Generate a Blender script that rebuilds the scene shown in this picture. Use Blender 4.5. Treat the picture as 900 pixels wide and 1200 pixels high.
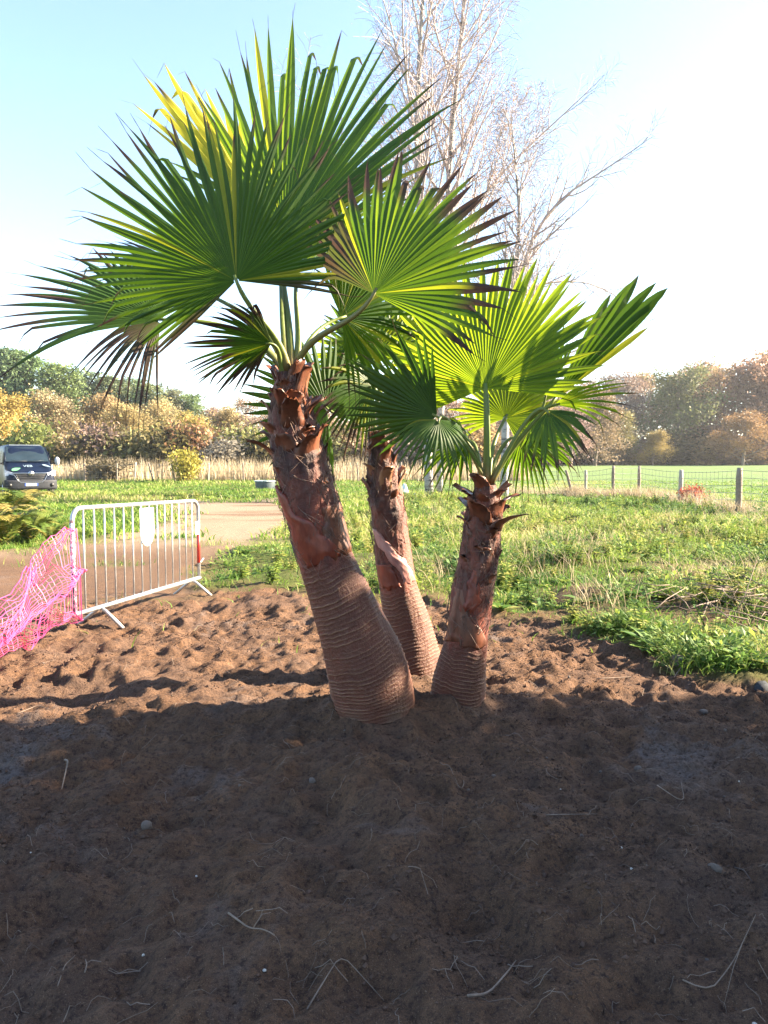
import bpy, math, random
import numpy as np
from mathutils import Vector, Matrix

# ------------------------------------------------------------------ camera, sky, sun, exposure
for o in list(bpy.data.objects):
    bpy.data.objects.remove(o)
SC = bpy.context.scene
COL = SC.collection
F_PX, CX, CY, HOR, CAM_H = 867.0, 450.0, 600.0, 541.0, 1.5
PITCH = math.atan((CY - HOR) / F_PX)
cam_d = bpy.data.cameras.new('camera')
cam = bpy.data.objects.new('camera', cam_d)
COL.objects.link(cam)
cam.location = (0, 0, CAM_H)
cam.rotation_euler = (math.radians(90) - PITCH, 0, 0)
cam_d.sensor_fit = 'VERTICAL'
cam_d.sensor_height = 36.0
cam_d.lens = F_PX / 1200.0 * 36.0
cam_d.clip_end = 3000
SC.camera = cam
SC.render.resolution_x, SC.render.resolution_y = 768, 1024

SUN_AZ = math.radians(81)      # clockwise from +Y (the view direction) towards +X
SUN_EL = math.radians(27)
SUN_DIR = Vector((math.sin(SUN_AZ) * math.cos(SUN_EL), math.cos(SUN_AZ) * math.cos(SUN_EL), math.sin(SUN_EL)))
world = bpy.data.worlds.new('World')
SC.world = world
world.use_nodes = True
wn = world.node_tree
for n in list(wn.nodes):
    wn.nodes.remove(n)
sky = wn.nodes.new('ShaderNodeTexSky')
sky.sky_type = 'NISHITA'
sky.sun_disc = False
sky.sun_elevation = SUN_EL
sky.sun_rotation = SUN_AZ
sky.air_density = 1.0
sky.dust_density = .7
sky.ozone_density = 1.0
bg = wn.nodes.new('ShaderNodeBackground')
bg.inputs['Strength'].default_value = 0.066
wo = wn.nodes.new('ShaderNodeOutputWorld')
wn.links.new(sky.outputs[0], bg.inputs[0])
wn.links.new(bg.outputs[0], wo.inputs[0])
sun_d = bpy.data.lights.new('sun', 'SUN')
sun_d.energy = 5.0
sun_d.angle = math.radians(0.55)
sun_d.color = (1.0, 0.83, 0.61)
sun = bpy.data.objects.new('sun', sun_d)
COL.objects.link(sun)
sun.rotation_euler = (-SUN_DIR).to_track_quat('-Z', 'Y').to_euler()
sun.location = SUN_DIR * 60
SC.view_settings.view_transform = 'Standard'
SC.view_settings.look = 'None'
SC.view_settings.gamma = 1.0
SC.view_settings.use_curve_mapping = False
SC.view_settings.exposure = 2.95
SC.cycles.max_bounces = 8
SC.cycles.transmission_bounces = 6
SC.cycles.transparent_max_bounces = 8

# ------------------------------------------------------------------ pixels to places
_c, _s = math.cos(PITCH), math.sin(PITCH)
CAM = np.array([0, 0, CAM_H])
RIGHT = np.array([1.0, 0, 0]); UP = np.array([0, _s, _c]); FWD = np.array([0, _c, -_s])

def ray(u, v):
    return RIGHT * ((u - CX) / F_PX) + UP * (-(v - CY) / F_PX) + FWD

def P(u, v, Y):                       # pixel at a known distance Y along the view
    d = ray(u, v)
    return CAM + d * (Y / d[1])

def G(u, v, z=0.0):                   # pixel on the ground
    d = ray(u, v)
    return CAM + d * ((z - CAM_H) / d[2])

# ------------------------------------------------------------------ noise
def _hash(ix, iy, seed):
    n = (ix.astype(np.int64) * 374761393 + iy.astype(np.int64) * 668265263 + seed * 974634777) & 0x7fffffff
    n = ((n ^ (n >> 13)) * 1274126177) & 0x7fffffff
    return ((n ^ (n >> 16)) & 0xffff) / 65535.0

def vnoise(x, y, seed=0):
    x = np.asarray(x, float); y = np.asarray(y, float)
    ix = np.floor(x); iy = np.floor(y)
    fx = x - ix; fy = y - iy
    fx = fx * fx * fx * (fx * (fx * 6 - 15) + 10); fy = fy * fy * fy * (fy * (fy * 6 - 15) + 10)
    a = _hash(ix, iy, seed); b = _hash(ix + 1, iy, seed); c = _hash(ix, iy + 1, seed); d = _hash(ix + 1, iy + 1, seed)
    return (a + (b - a) * fx) * (1 - fy) + (c + (d - c) * fx) * fy

def fbm(x, y, octs=4, seed=0, gain=0.5):
    s = 0; a = 1; t = 0
    x = np.asarray(x, float); y = np.asarray(y, float)
    for o in range(octs):
        s = s + a * (vnoise(x, y, seed + o * 17) - 0.5); t += a
        x, y = (x * 0.8 - y * 0.6) * 2.03 + 3.7, (x * 0.6 + y * 0.8) * 2.03 + 1.3; a *= gain
    return s / t * 2

def sstep(a, b, x):
    t = np.clip((np.asarray(x, float) - a) / (b - a), 0, 1)
    return t * t * (3 - 2 * t)

def in_poly(x, y, poly):
    x = np.asarray(x, float); y = np.asarray(y, float)
    ins = np.zeros(x.shape, bool)
    n = len(poly)
    for i in range(n):
        x0, y0 = poly[i]; x1, y1 = poly[(i + 1) % n]
        if y0 == y1:
            continue
        c = ((y0 > y) != (y1 > y)) & (x < (x1 - x0) * (y - y0) / (y1 - y0) + x0)
        ins ^= c
    return ins

def gpoly(pts):
    return [tuple(G(u, v)[:2]) for u, v in pts]

SOIL_POLY = gpoly([(900, 803), (800, 788), (738, 752), (650, 727), (560, 718), (500, 700), (430, 704), (330, 694), (235, 694), (0, 662), (-500, 670)]) + [(-9, 2), (-9, -8), (14, -8), (14, 4.2)]
TRACK_POLY = gpoly([(-600, 655), (-50, 648), (60, 642), (130, 634), (175, 622), (205, 606), (190, 594), (120, 588), (240, 586), (330, 584), (352, 596), (338, 638), (262, 650), (236, 668), (240, 700), (-600, 760)])

def zone(x, y):
    """soil and track shares (0..1) at ground points"""
    x = np.asarray(x, float); y = np.asarray(y, float)
    s = np.zeros(x.shape); t = np.zeros(x.shape)
    for k in range(4):
        j = 0.10 + 0.028 * np.abs(y)
        dx = fbm(x * 1.1, y * 1.1, 3, 40 + k) * j * 1.6; dy = fbm(x * 1.1 + 9, y * 1.1 + 4, 3, 60 + k) * j * 2.4
        s = s + in_poly(x + dx, y + dy, SOIL_POLY); t = t + in_poly(x + dx, y + dy, TRACK_POLY)
    t = t / 4 * (1 - .45 * sstep(.22, .5, fbm(x * .5, y * .35, 4, 83)) * sstep(8, 10, y))
    return s / 4, t

random.seed(11)
FOOT = []
for k in range(70):
    fy_ = random.uniform(2.2, 8.2) if k % 4 == 0 else random.uniform(4.6, 8.2); fx_ = random.uniform(-0.6, 0.6) * fy_ + random.uniform(-0.4, .4)
    FOOT.append((fx_, fy_, random.uniform(0, math.pi), random.uniform(.08, .15), random.uniform(.045, .075), random.uniform(.018, .045)))

def height(x, y):
    x = np.asarray(x, float); y = np.asarray(y, float)
    z = 0.5 * sstep(36, 60, y) + 0.5 * sstep(60, 108, y) + 2.2 * sstep(112, 134, y) * sstep(-5, 25, x) + 1.2 * sstep(112, 160, y)
    near = 1 - sstep(13, 20, y)
    s, t = zone(x, y)
    bare = np.clip(np.maximum(s, t), 0, 1)
    rough = s * near * (1 - 0.75 * np.clip(t, 0, 1))
    z = z + rough * (fbm(x * 0.9, y * 0.9, 3, 1) * 0.085 + (0.5 - np.abs(fbm(x * 3.1, y * 3.1, 3, 2))) * 0.075 - 0.015
                     + fbm(x * 8, y * 8, 3, 3) * 0.050 + fbm(x * 24, y * 24, 3, 4) * 0.016)
    z = z + t * near * (fbm(x * 2, y * 2, 4, 5) * 0.03)
    z = z + (1 - bare) * (1 - sstep(35, 60, y)) * (fbm(x * 0.75, y * 0.75, 4, 6) * 0.20 + 0.03)
    # mound the palms are set in
    z = z + 0.09 * np.exp(-(((x - 0.12) / 0.85) ** 2 + ((y - 4.45) / 0.7) ** 2))
    for bx_, by_, br_w in ((-.03, 4.14, .30), (.25, 5.0, .22), (.45, 4.36, .22)):
        d_ = np.sqrt((x - bx_) ** 2 + (y - by_) ** 2) * (1 + .25 * fbm(x * 5, y * 5, 2, 66))
        z = z + .055 * np.exp(-(d_ / br_w) ** 4)
    z = z + 0.05 * np.exp(-(((x + 1.1) / 0.9) ** 2 + ((y - 4.25) / 0.18) ** 2))
    for fx, fy, a, lx, ly, dp in FOOT:
        m = (np.abs(x - fx) < .4) & (np.abs(y - fy) < .4)
        if not m.any():
            continue
        if x.ndim == 0:
            xx, yy = x - fx, y - fy
        else:
            xx, yy = x[m] - fx, y[m] - fy
        ca, sa = math.cos(a), math.sin(a)
        r2 = ((xx * ca + yy * sa) / lx) ** 2 + ((-xx * sa + yy * ca) / ly) ** 2
        if fy < 4.4: dp = dp * .45
        dz = -dp * 1.5 * np.exp(-r2 ** 2 * 0.7) + dp * 0.5 * np.exp(-(r2 - 1.9) ** 2 * 1.2)
        if x.ndim == 0:
            z = z + dz * rough
        else:
            z[m] += dz * rough[m]
    return z

def H(x, y):
    return float(height(np.array([x]), np.array([y]))[0])

# ------------------------------------------------------------------ mesh helpers
def np_mesh(name, V, Fc, attrs=None, smooth=False):
    V = np.asarray(V, np.float32); Fc = np.asarray(Fc, np.int32)
    me = bpy.data.meshes.new(name)
    k = Fc.shape[1]
    me.vertices.add(len(V)); me.vertices.foreach_set('co', V.ravel())
    me.loops.add(Fc.size); me.loops.foreach_set('vertex_index', Fc.ravel())
    me.polygons.add(len(Fc)); me.polygons.foreach_set('loop_start', np.arange(0, Fc.size, k, dtype=np.int32))
    me.polygons.foreach_set('use_smooth', np.full(len(Fc), smooth, dtype=bool))
    for an, av in (attrs or {}).items():
        at = me.attributes.new(an, 'FLOAT', 'POINT')
        at.data.foreach_set('value', np.asarray(av, np.float32))
    me.update(calc_edges=True)
    return me

def link(name, data, mat=None, parent=None):
    o = bpy.data.objects.new(name, data)
    COL.objects.link(o)
    if mat is not None and data is not None and len(data.materials) == 0:
        data.materials.append(mat)
    if parent is not None:
        o.parent = parent
    return o

def empty(name, loc=(0, 0, 0), rz=0.0):
    o = bpy.data.objects.new(name, None)
    COL.objects.link(o)
    o.location = loc; o.rotation_euler = (0, 0, rz)
    o.empty_display_size = 0.1
    return o

def tag(o, label=None, cat=None, group=None, kind=None):
    for k, v in (('label', label), ('category', cat), ('group', group), ('kind', kind)):
        if v:
            o[k] = v
    return o

class MB:
    def __init__(s):
        s.v = []; s.f = []; s.a = {}
    def box(s, c, size, rot=None):
        b = len(s.v); hx, hy, hz = [q / 2 for q in size]
        for x, y, z in ((-1,-1,-1),(1,-1,-1),(1,1,-1),(-1,1,-1),(-1,-1,1),(1,-1,1),(1,1,1),(-1,1,1)):
            p = Vector((x*hx, y*hy, z*hz))
            if rot is not None:
                p = rot @ p
            s.v.append(tuple(p + Vector(c)))
        for f in ((0,3,2,1),(4,5,6,7),(0,1,5,4),(1,2,6,5),(2,3,7,6),(3,0,4,7)):
            s.f.append(tuple(b + i for i in f))
        return s
    def tube(s, pts, rad, sides=8, cap=True, ref=None, flat=1.0):
        pts = [Vector(p) for p in pts]; n = len(pts)
        if not hasattr(rad, '__len__'):
            rad = [rad] * n
        b = len(s.v); u = None
        for i in range(n):
            t = (pts[min(i+1, n-1)] - pts[max(i-1, 0)])
            t = t.normalized() if t.length > 1e-9 else Vector((0, 0, 1))
            if u is None:
                r0 = Vector(ref) if ref is not None else (Vector((0, 0, 1)) if abs(t.z) < .8 else Vector((1, 0, 0)))
                u = t.cross(r0).normalized()
            else:
                u = (u - t * u.dot(t)).normalized()
            w = t.cross(u)
            for k in range(sides):
                a = 2 * math.pi * k / sides
                s.v.append(tuple(pts[i] + (u * math.cos(a) + w * math.sin(a) * flat) * rad[i]))
        for i in range(n - 1):
            for k in range(sides):
                k2 = (k + 1) % sides
                s.f.append((b+i*sides+k, b+i*sides+k2, b+(i+1)*sides+k2, b+(i+1)*sides+k))
        if cap:
            s.f.append(tuple(b + k for k in reversed(range(sides))))
            s.f.append(tuple(b + (n-1)*sides + k for k in range(sides)))
        return s
    def loft(s, rings, cap=True):
        b = len(s.v); m = len(rings[0])
        for r in rings:
            s.v.extend(tuple(p) for p in r)
        for i in range(len(rings)-1):
            for k in range(m):
                k2 = (k+1) % m
                s.f.append((b+i*m+k, b+i*m+k2, b+(i+1)*m+k2, b+(i+1)*m+k))
        if cap:
            s.f.append(tuple(b+k for k in reversed(range(m)))); s.f.append(tuple(b+(len(rings)-1)*m+k for k in range(m)))
        return s
    def grid(s, pts):
        b = len(s.v); n, m = len(pts), len(pts[0])
        for r in pts:
            s.v.extend(tuple(p) for p in r)
        for i in range(n-1):
            for k in range(m-1):
                s.f.append((b+i*m+k, b+i*m+k+1, b+(i+1)*m+k+1, b+(i+1)*m+k))
        return s
    def prism(s, outline, d):
        """outline: 3D points of a flat polygon; d: extrusion vector"""
        b = len(s.v); n = len(outline); d = Vector(d)
        s.v.extend(tuple(Vector(p)) for p in outline); s.v.extend(tuple(Vector(p)+d) for p in outline)
        s.f.append(tuple(b+i for i in reversed(range(n)))); s.f.append(tuple(b+n+i for i in range(n)))
        for i in range(n):
            j = (i+1) % n
            s.f.append((b+i, b+j, b+n+j, b+n+i))
        return s
    def mesh(s, name, smooth=False):
        me = bpy.data.meshes.new(name)
        me.from_pydata([tuple(map(float, p)) for p in s.v], [], s.f)
        if smooth:
            me.polygons.foreach_set('use_smooth', [True]*len(me.polygons))
        for an, av in s.a.items():
            at = me.attributes.new(an, 'FLOAT', 'POINT'); at.data.foreach_set('value', np.asarray(av, np.float32))
        me.update()
        return me
    def build(s, name, mat, parent=None, smooth=False):
        return link(name, s.mesh(name, smooth), mat, parent)

# ------------------------------------------------------------------ material helpers
def new_mat(name):
    m = bpy.data.materials.new(name); m.use_nodes = True
    nt = m.node_tree
    for n in list(nt.nodes):
        nt.nodes.remove(n)
    return m, nt

def nd(nt, typ, **kw):
    n = nt.nodes.new('ShaderNode' + typ)
    for k, v in kw.items():
        setattr(n, k, v)
    return n

def setin(nt, node, key, val):
    if isinstance(val, bpy.types.NodeSocket):
        nt.links.new(val, node.inputs[key])
    else:
        if isinstance(val, tuple) and len(val) == 3 and node.inputs[key].type == 'RGBA':
            val = val + (1,)
        node.inputs[key].default_value = val

def noise(nt, scale, detail=3, rough=.55, vec=None, dist=0.0):
    n = nd(nt, 'TexNoise'); n.inputs['Scale'].default_value = scale; n.inputs['Detail'].default_value = detail
    n.inputs['Roughness'].default_value = rough; n.inputs['Distortion'].default_value = dist
    if vec is not None:
        nt.links.new(vec, n.inputs['Vector'])
    return n.outputs[0]

def coords(nt, kind='Object', scale=None):
    c = nd(nt, 'TexCoord').outputs[kind]
    if scale:
        m = nd(nt, 'Mapping'); m.inputs['Scale'].default_value = scale
        nt.links.new(c, m.inputs['Vector']); c = m.outputs[0]
    return c

def attr(nt, name):
    a = nd(nt, 'Attribute'); a.attribute_name = name
    return a.outputs['Fac']

def ramp(nt, fac, stops):
    r = nd(nt, 'ValToRGB'); el = r.color_ramp.elements
    while len(el) < len(stops):
        el.new(0.5)
    for e, (p, c) in zip(el, stops):
        e.position = p; e.color = (c + (1,)) if len(c) == 3 else c
    nt.links.new(fac, r.inputs[0])
    return r.outputs[0]

def mixc(nt, fac, a, b, mode='MIX'):
    m = nd(nt, 'Mix', data_type='RGBA', blend_type=mode)
    for key, val in ((0, fac), (6, a), (7, b)):
        if isinstance(val, bpy.types.NodeSocket):
            nt.links.new(val, m.inputs[key])
        else:
            m.inputs[key].default_value = (val + (1,)) if isinstance(val, tuple) and len(val) == 3 else val
    return m.outputs[2]

def math_(nt, op, a, b=0.0, c=None):
    m = nd(nt, 'Math', operation=op)
    for i, val in enumerate((a, b, c)):
        if val is None:
            continue
        if isinstance(val, bpy.types.NodeSocket):
            nt.links.new(val, m.inputs[i])
        else:
            m.inputs[i].default_value = val
    return m.outputs[0]

def bump(nt, h, strength=.5, dist=.01):
    b = nd(nt, 'Bump'); b.inputs['Strength'].default_value = strength; b.inputs['Distance'].default_value = dist
    nt.links.new(h, b.inputs['Height'])
    return b.outputs[0]

def finish(nt, col, rough=.6, normal=None, metal=0.0, spec=.5, transl=0.0, tcol=None, coat=0.0):
    p = nd(nt, 'BsdfPrincipled')
    setin(nt, p, 'Base Color', col); setin(nt, p, 'Roughness', rough); setin(nt, p, 'Metallic', metal)
    p.inputs['Specular IOR Level'].default_value = spec
    p.inputs['Coat Weight'].default_value = coat
    if normal is not None:
        nt.links.new(normal, p.inputs['Normal'])
    sh = p.outputs[0]
    if transl > 0:
        t = nd(nt, 'BsdfTranslucent'); setin(nt, t, 'Color', tcol if tcol is not None else col)
        mx = nd(nt, 'MixShader'); mx.inputs[0].default_value = transl
        nt.links.new(sh, mx.inputs[1]); nt.links.new(t.outputs[0], mx.inputs[2]); sh = mx.outputs[0]
    o = nd(nt, 'OutputMaterial'); nt.links.new(sh, o.inputs[0])

def simple(name, col, rough=.6, metal=0.0, var=.15, scale=8.0, spec=.5, coat=0.0, bstr=0.0, transl=0.0):
    m, nt = new_mat(name)
    c = coords(nt)
    f = noise(nt, scale, 4, .6, c)
    lo = tuple(q*(1-var) for q in col); hi = tuple(min(1, q*(1+var)) for q in col)
    cc = ramp(nt, f, [(.3, lo), (.7, hi)])
    nm = bump(nt, noise(nt, scale*6, 4, .6, c), bstr, .01) if bstr else None
    finish(nt, cc, rough, nm, metal, spec, transl, None, coat)
    return m

M = {}
# ground
m, nt = new_mat('earth_and_grass'); M['ground'] = m
c = coords(nt)
n1 = noise(nt, 1.3, 5, .6, c); n2 = noise(nt, 9, 5, .65, c); n3 = noise(nt, 45, 4, .7, c); n4 = noise(nt, 160, 3, .7, c)
soil = mixc(nt, ramp(nt, n2, [(.35, (0, 0, 0)), (.7, (1, 1, 1))]), (.105, .060, .038), (.195, .108, .060))
soil = mixc(nt, ramp(nt, n1, [(.45, (0, 0, 0)), (.75, (.8, .8, .8))]), soil, (.100, .070, .058))
soil = mixc(nt, ramp(nt, noise(nt, .9, 6, .7, c, .6), [(.56, (0, 0, 0)), (.68, (.85, .85, .85))]), soil, (.155, .135, .13))
soil = mixc(nt, ramp(nt, n4, [(.60, (0, 0, 0)), (.72, (.7, .7, .7))]), soil, (.23, .15, .095))  # pale and dark specks, here and below, stand in for weak relief shading
soil = mixc(nt, ramp(nt, n3, [(.34, (.9, .9, .9)), (.52, (0, 0, 0))]), soil, (.042, .027, .023))
soil = mixc(nt, ramp(nt, noise(nt, 330, 3, .7, c), [(.36, (.85, .85, .85)), (.5, (0, 0, 0))]), soil, (.040, .026, .022))
soil = mixc(nt, ramp(nt, noise(nt, 240, 2, .6, c), [(.62, (0, 0, 0)), (.70, (.8, .8, .8))]), soil, (.26, .18, .125))
trk = mixc(nt, n2, (.185, .138, .098), (.27, .21, .15))
trk = mixc(nt, ramp(nt, n3, [(.35, (.5, .5, .5)), (.55, (0, 0, 0))]), trk, (.17, .115, .075))
trk = mixc(nt, attr(nt, 'wet'), trk, (.115, .070, .045))
turf = mixc(nt, ramp(nt, n1, [(.35, (0, 0, 0)), (.65, (1, 1, 1))]), (.055, .085, .018), (.12, .125, .035))
turf = mixc(nt, n3, turf, (.05, .06, .018))
field = mixc(nt, ramp(nt, noise(nt, .12, 5, .6, coords(nt, 'Object', (.3, 1.5, 1))), [(.3, (0, 0, 0)), (.7, (1, 1, 1))]), (.075, .13, .04), (.125, .175, .06))
gcol = mixc(nt, attr(nt, 'field'), turf, field)
gcol = mixc(nt, attr(nt, 'dead'), gcol, (.17, .115, .06))
gcol = mixc(nt, attr(nt, 'track'), gcol, trk)
gcol = mixc(nt, attr(nt, 'soil'), gcol, soil)
hh = math_(nt, 'ADD', math_(nt, 'MULTIPLY', n3, .6), math_(nt, 'MULTIPLY', n4, .35))
hh = math_(nt, 'ADD', hh, math_(nt, 'MULTIPLY', noise(nt, 420, 2, .6, c), .15))
finish(nt, gcol, .95, bump(nt, hh, 1.0, .03), spec=.12)

# palms
m, nt = new_mat('palm_leaf'); M['leaf'] = m
c = coords(nt)
f = attr(nt, 'tint')
g = ramp(nt, f, [(0, (.018, .046, .008)), (.5, (.030, .075, .010)), (1, (.070, .14, .014))])
g = mixc(nt, noise(nt, 6, 3, .6, c), g, (.045, .10, .02))
g = mixc(nt, attr(nt, 'yellow'), g, (.52, .46, .03))
d_ = ramp(nt, noise(nt, 9, 3, .6, c), [(.3, (.026, .016, .015)), (.7, (.105, .062, .042))])
colr = mixc(nt, attr(nt, 'dry'), g, d_)
tg = ramp(nt, f, [(0, (.035, .085, .006)), (.5, (.10, .19, .006)), (1, (.50, .66, .02))])
tg = mixc(nt, attr(nt, 'yellow'), tg, (.95, .80, .03))
tg = mixc(nt, attr(nt, 'dry'), tg, (.055, .03, .02))
finish(nt, colr, .50, None, spec=.28, transl=.40, tcol=tg)

m, nt = new_mat('palm_petiole'); M['petiole'] = m
c = coords(nt)
g = mixc(nt, noise(nt, 14, 3, .6, c), (.07, .13, .02), (.16, .20, .04))
g = mixc(nt, attr(nt, 'dry'), g, (.17, .085, .04))
finish(nt, g, .45, bump(nt, noise(nt, 60, 2, .5, c), .3, .004))

m, nt = new_mat('palm_trunk'); M['trunk'] = m
c = coords(nt)
crest = attr(nt, 'crest'); zone_up = attr(nt, 'upper')
nb = noise(nt, 7, 4, .6, c); nf = noise(nt, 55, 4, .7, c)
low = mixc(nt, nb, (.046, .013, .008), (.135, .038, .019))
low = mixc(nt, ramp(nt, nf, [(.48, (0, 0, 0)), (.72, (.5, .5, .5))]), low, (.12, .066, .042))
low = mixc(nt, math_(nt, 'MULTIPLY', crest, .75), low, (.34, .20, .12))
low = mixc(nt, attr(nt, 'foot'), low, mixc(nt, nf, (.055, .034, .023), (.16, .105, .07)))
up = mixc(nt, ramp(nt, nb, [(.38, (0, 0, 0)), (.62, (1, 1, 1))]), (.044, .017, .014), (.155, .046, .028))
up = mixc(nt, ramp(nt, noise(nt, 26, 4, .7, coords(nt, 'Object', (1, 1, .25))), [(.5, (0, 0, 0)), (.68, (.7, .7, .7))]), up, (.17, .105, .08))
smooth_ = mixc(nt, ramp(nt, noise(nt, 9, 4, .65, coords(nt, 'Object', (1, 1, .45))), [(.35, (0, 0, 0)), (.65, (1, 1, 1))]), (.066, .018, .014), (.25, .062, .036))
up = mixc(nt, attr(nt, 'shag'), smooth_, up)
tc = mixc(nt, zone_up, low, up)
hh = math_(nt, 'ADD', nf, math_(nt, 'MULTIPLY', noise(nt, 30, 4, .7, coords(nt, 'Object', (2.5, 2.5, .6))), .8))
finish(nt, tc, .60, bump(nt, hh, .7, .012), spec=.4)

def sheath_mat(name, a, b):
    m, nt = new_mat(name)
    c = coords(nt, 'Object', (1, 1, .3))
    f = noise(nt, 16, 4, .65, c)
    col = mixc(nt, ramp(nt, f, [(.3, (0, 0, 0)), (.7, (1, 1, 1))]), a, b)
    finish(nt, col, .45, bump(nt, noise(nt, 70, 3, .6, c), .35, .006), spec=.45)
    return m
M['sheath_red'] = sheath_mat('red_leaf_sheath', (.10, .018, .010), (.24, .052, .024))
M['sheath_pink'] = sheath_mat('pale_pink_leaf_sheath', (.28, .12, .105), (.46, .26, .22))
M['boot'] = sheath_mat('cut_leaf_base', (.045, .018, .012), (.19, .062, .03))
M['boot_pale'] = sheath_mat('pale_cut_leaf_base', (.13, .055, .03), (.36, .20, .11))
M['fibre'] = simple('palm_fibre', (.13, .08, .06), .8, var=.4, scale=20)

# everything else
m, nt = new_mat('galvanised_steel'); M['galv'] = m
c = coords(nt)
f = noise(nt, 26, 4, .6, c)
finish(nt, ramp(nt, f, [(.3, (.36, .365, .38)), (.7, (.50, .51, .52))]), ramp(nt, f, [(.3, (.36, .36, .36)), (.7, (.55, .55, .55))]), None, metal=.7)
m, nt = new_mat('chipped_painted_steel'); M['chipped'] = m
c = coords(nt)
f = noise(nt, 38, 4, .7, c)
finish(nt, ramp(nt, f, [(.46, (.62, .62, .64)), (.52, (.10, .10, .14))]), .5, None, metal=.3)
M['white_plate'] = simple('white_plastic_plate', (.62, .62, .62), .4, var=.04)
M['red_tape'] = simple('red_reflective_tape', (.55, .04, .03), .35, var=.1)
M['net'] = simple('pink_plastic_net', (.74, .12, .33), .45, var=.18, scale=5, transl=.35)
M['van_paint'] = simple('dark_blue_van_paint', (.004, .008, .022), .34, var=.05, spec=.18)
M['van_grey'] = simple('grey_bumper_plastic', (.026, .028, .034), .6, var=.08, spec=.25)
M['chrome'] = simple('chrome_trim', (.55, .56, .58), .30, metal=1.0, var=.03)
M['black_plastic'] = simple('black_plastic', (.012, .012, .013), .5, var=.1)
M['rubber'] = simple('tyre_rubber', (.018, .018, .018), .8, var=.2, scale=20)
M['rim'] = simple('steel_wheel_rim', (.30, .30, .31), .4, metal=.7)
M['mirror_white'] = simple('white_mirror_shell', (.42, .43, .44), .35, var=.05)
M['leaf_print'] = simple('green_leaf_print', (.10, .30, .14), .4, var=.2, scale=12)
M['letter_print'] = simple('pale_lettering', (.20, .27, .32), .4, var=.03)
M['plate_white'] = simple('number_plate_white', (.45, .46, .48), .35, var=.03)
M['plate_blue'] = simple('number_plate_blue', (.03, .08, .40), .35, var=.03)
m, nt = new_mat('van_glass'); M['glass'] = m
finish(nt, ramp(nt, noise(nt, 1.2, 2, .5, coords(nt)), [(.3, (.012, .02, .03)), (.7, (.02, .035, .05))]), .22, None, spec=.04)
m, nt = new_mat('headlight_glass'); M['lamp_glass'] = m
finish(nt, ramp(nt, noise(nt, 9, 2, .5, coords(nt)), [(.3, (.20, .23, .28)), (.7, (.45, .48, .52))]), .15, None, metal=.2, spec=.5)
M['post'] = simple('weathered_post_wood', (.19, .15, .115), .85, var=.3, scale=12, bstr=.5)
M['post_pale'] = simple('pale_grey_post_wood', (.30, .27, .23), .85, var=.2, scale=12, bstr=.5)
M['wire'] = simple('fence_wire', (.22, .23, .22), .5, metal=.4)
M['trough'] = simple('grey_trough_plastic', (.055, .075, .085), .55, var=.15)
M['trough_rim'] = simple('pale_trough_rim', (.42, .47, .48), .5, var=.1)
M['bag'] = simple('pale_plastic_sheet', (.60, .70, .76), .5, var=.1)
M['stone'] = simple('pebble_stone', (.105, .08, .065), .85, var=.35, scale=14, bstr=.4)
M['chip'] = simple('white_stone_chip', (.40, .37, .33), .7, var=.2, scale=30)
M['slate'] = simple('blue_grey_stone', (.030, .036, .045), .8, var=.25, scale=9, spec=.2, bstr=.4)
M['root'] = simple('dry_root', (.17, .125, .095), .85, var=.35, scale=18)
M['root_dark'] = simple('dark_root', (.075, .05, .04), .85, var=.35, scale=18)
M['log'] = simple('wet_log_bark', (.075, .05, .04), .8, var=.4, scale=18, bstr=.6)

def foliage_mat(name, stops, transl=.3, use_obj=False, rough=.6):
    m, nt = new_mat(name)
    f = attr(nt, 'tint')
    col = ramp(nt, f, stops)
    if use_obj:
        oi = nd(nt, 'ObjectInfo')
        col = mixc(nt, 1.0, col, oi.outputs['Color'], 'MULTIPLY')
    finish(nt, col, rough, None, spec=.25, transl=transl)
    return m
M['grass'] = foliage_mat('grass_blades', [(0, (.04, .095, .016)), (.35, (.09, .18, .026)), (.65, (.20, .28, .045)), (.85, (.34, .31, .12)), (1, (.45, .38, .20))], .4)
M['weed'] = foliage_mat('weed_leaves', [(0, (.05, .11, .03)), (.35, (.11, .19, .045)), (.7, (.25, .31, .055)), (1, (.42, .38, .13))], .4)
M['straw'] = foliage_mat('dry_straw', [(0, (.25, .19, .11)), (.5, (.40, .32, .20)), (1, (.55, .47, .33))], .3)
M['bracken'] = foliage_mat('bracken_fronds', [(0, (.07, .13, .025)), (.5, (.17, .20, .04)), (.8, (.30, .24, .07)), (1, (.28, .16, .07))], .4)
M['tree_leaf'] = foliage_mat('autumn_leaves', [(0, (.62, .58, .55)), (.5, (1, 1, 1)), (1, (1.35, 1.3, 1.2))], .35, True)
M['evergreen'] = foliage_mat('evergreen_leaves', [(0, (.025, .055, .018)), (.5, (.05, .09, .025)), (1, (.09, .13, .035))], .25)
M['bark'] = simple('grey_brown_bark', (.16, .125, .10), .9, var=.35, scale=6, bstr=.5)
M['pine_bark'] = simple('pine_bark', (.17, .11, .075), .9, var=.35, scale=6, bstr=.5)
m, nt = new_mat('birch_bark'); M['birch'] = m
c = coords(nt, 'Object', (1, 1, 2.6))
f = noise(nt, 3.0, 5, .7, c)
finish(nt, ramp(nt, f, [(.40, (.04, .036, .034)), (.50, (.26, .25, .24)), (.8, (.40, .39, .37))]), .8, bump(nt, f, .4, .02))
M['twig'] = simple('birch_twigs', (.36, .30, .29), .8, var=.25, scale=2)
M['birch_leaf'] = foliage_mat('last_birch_leaves', [(0, (.30, .14, .05)), (1, (.45, .24, .09))], .4)

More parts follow.
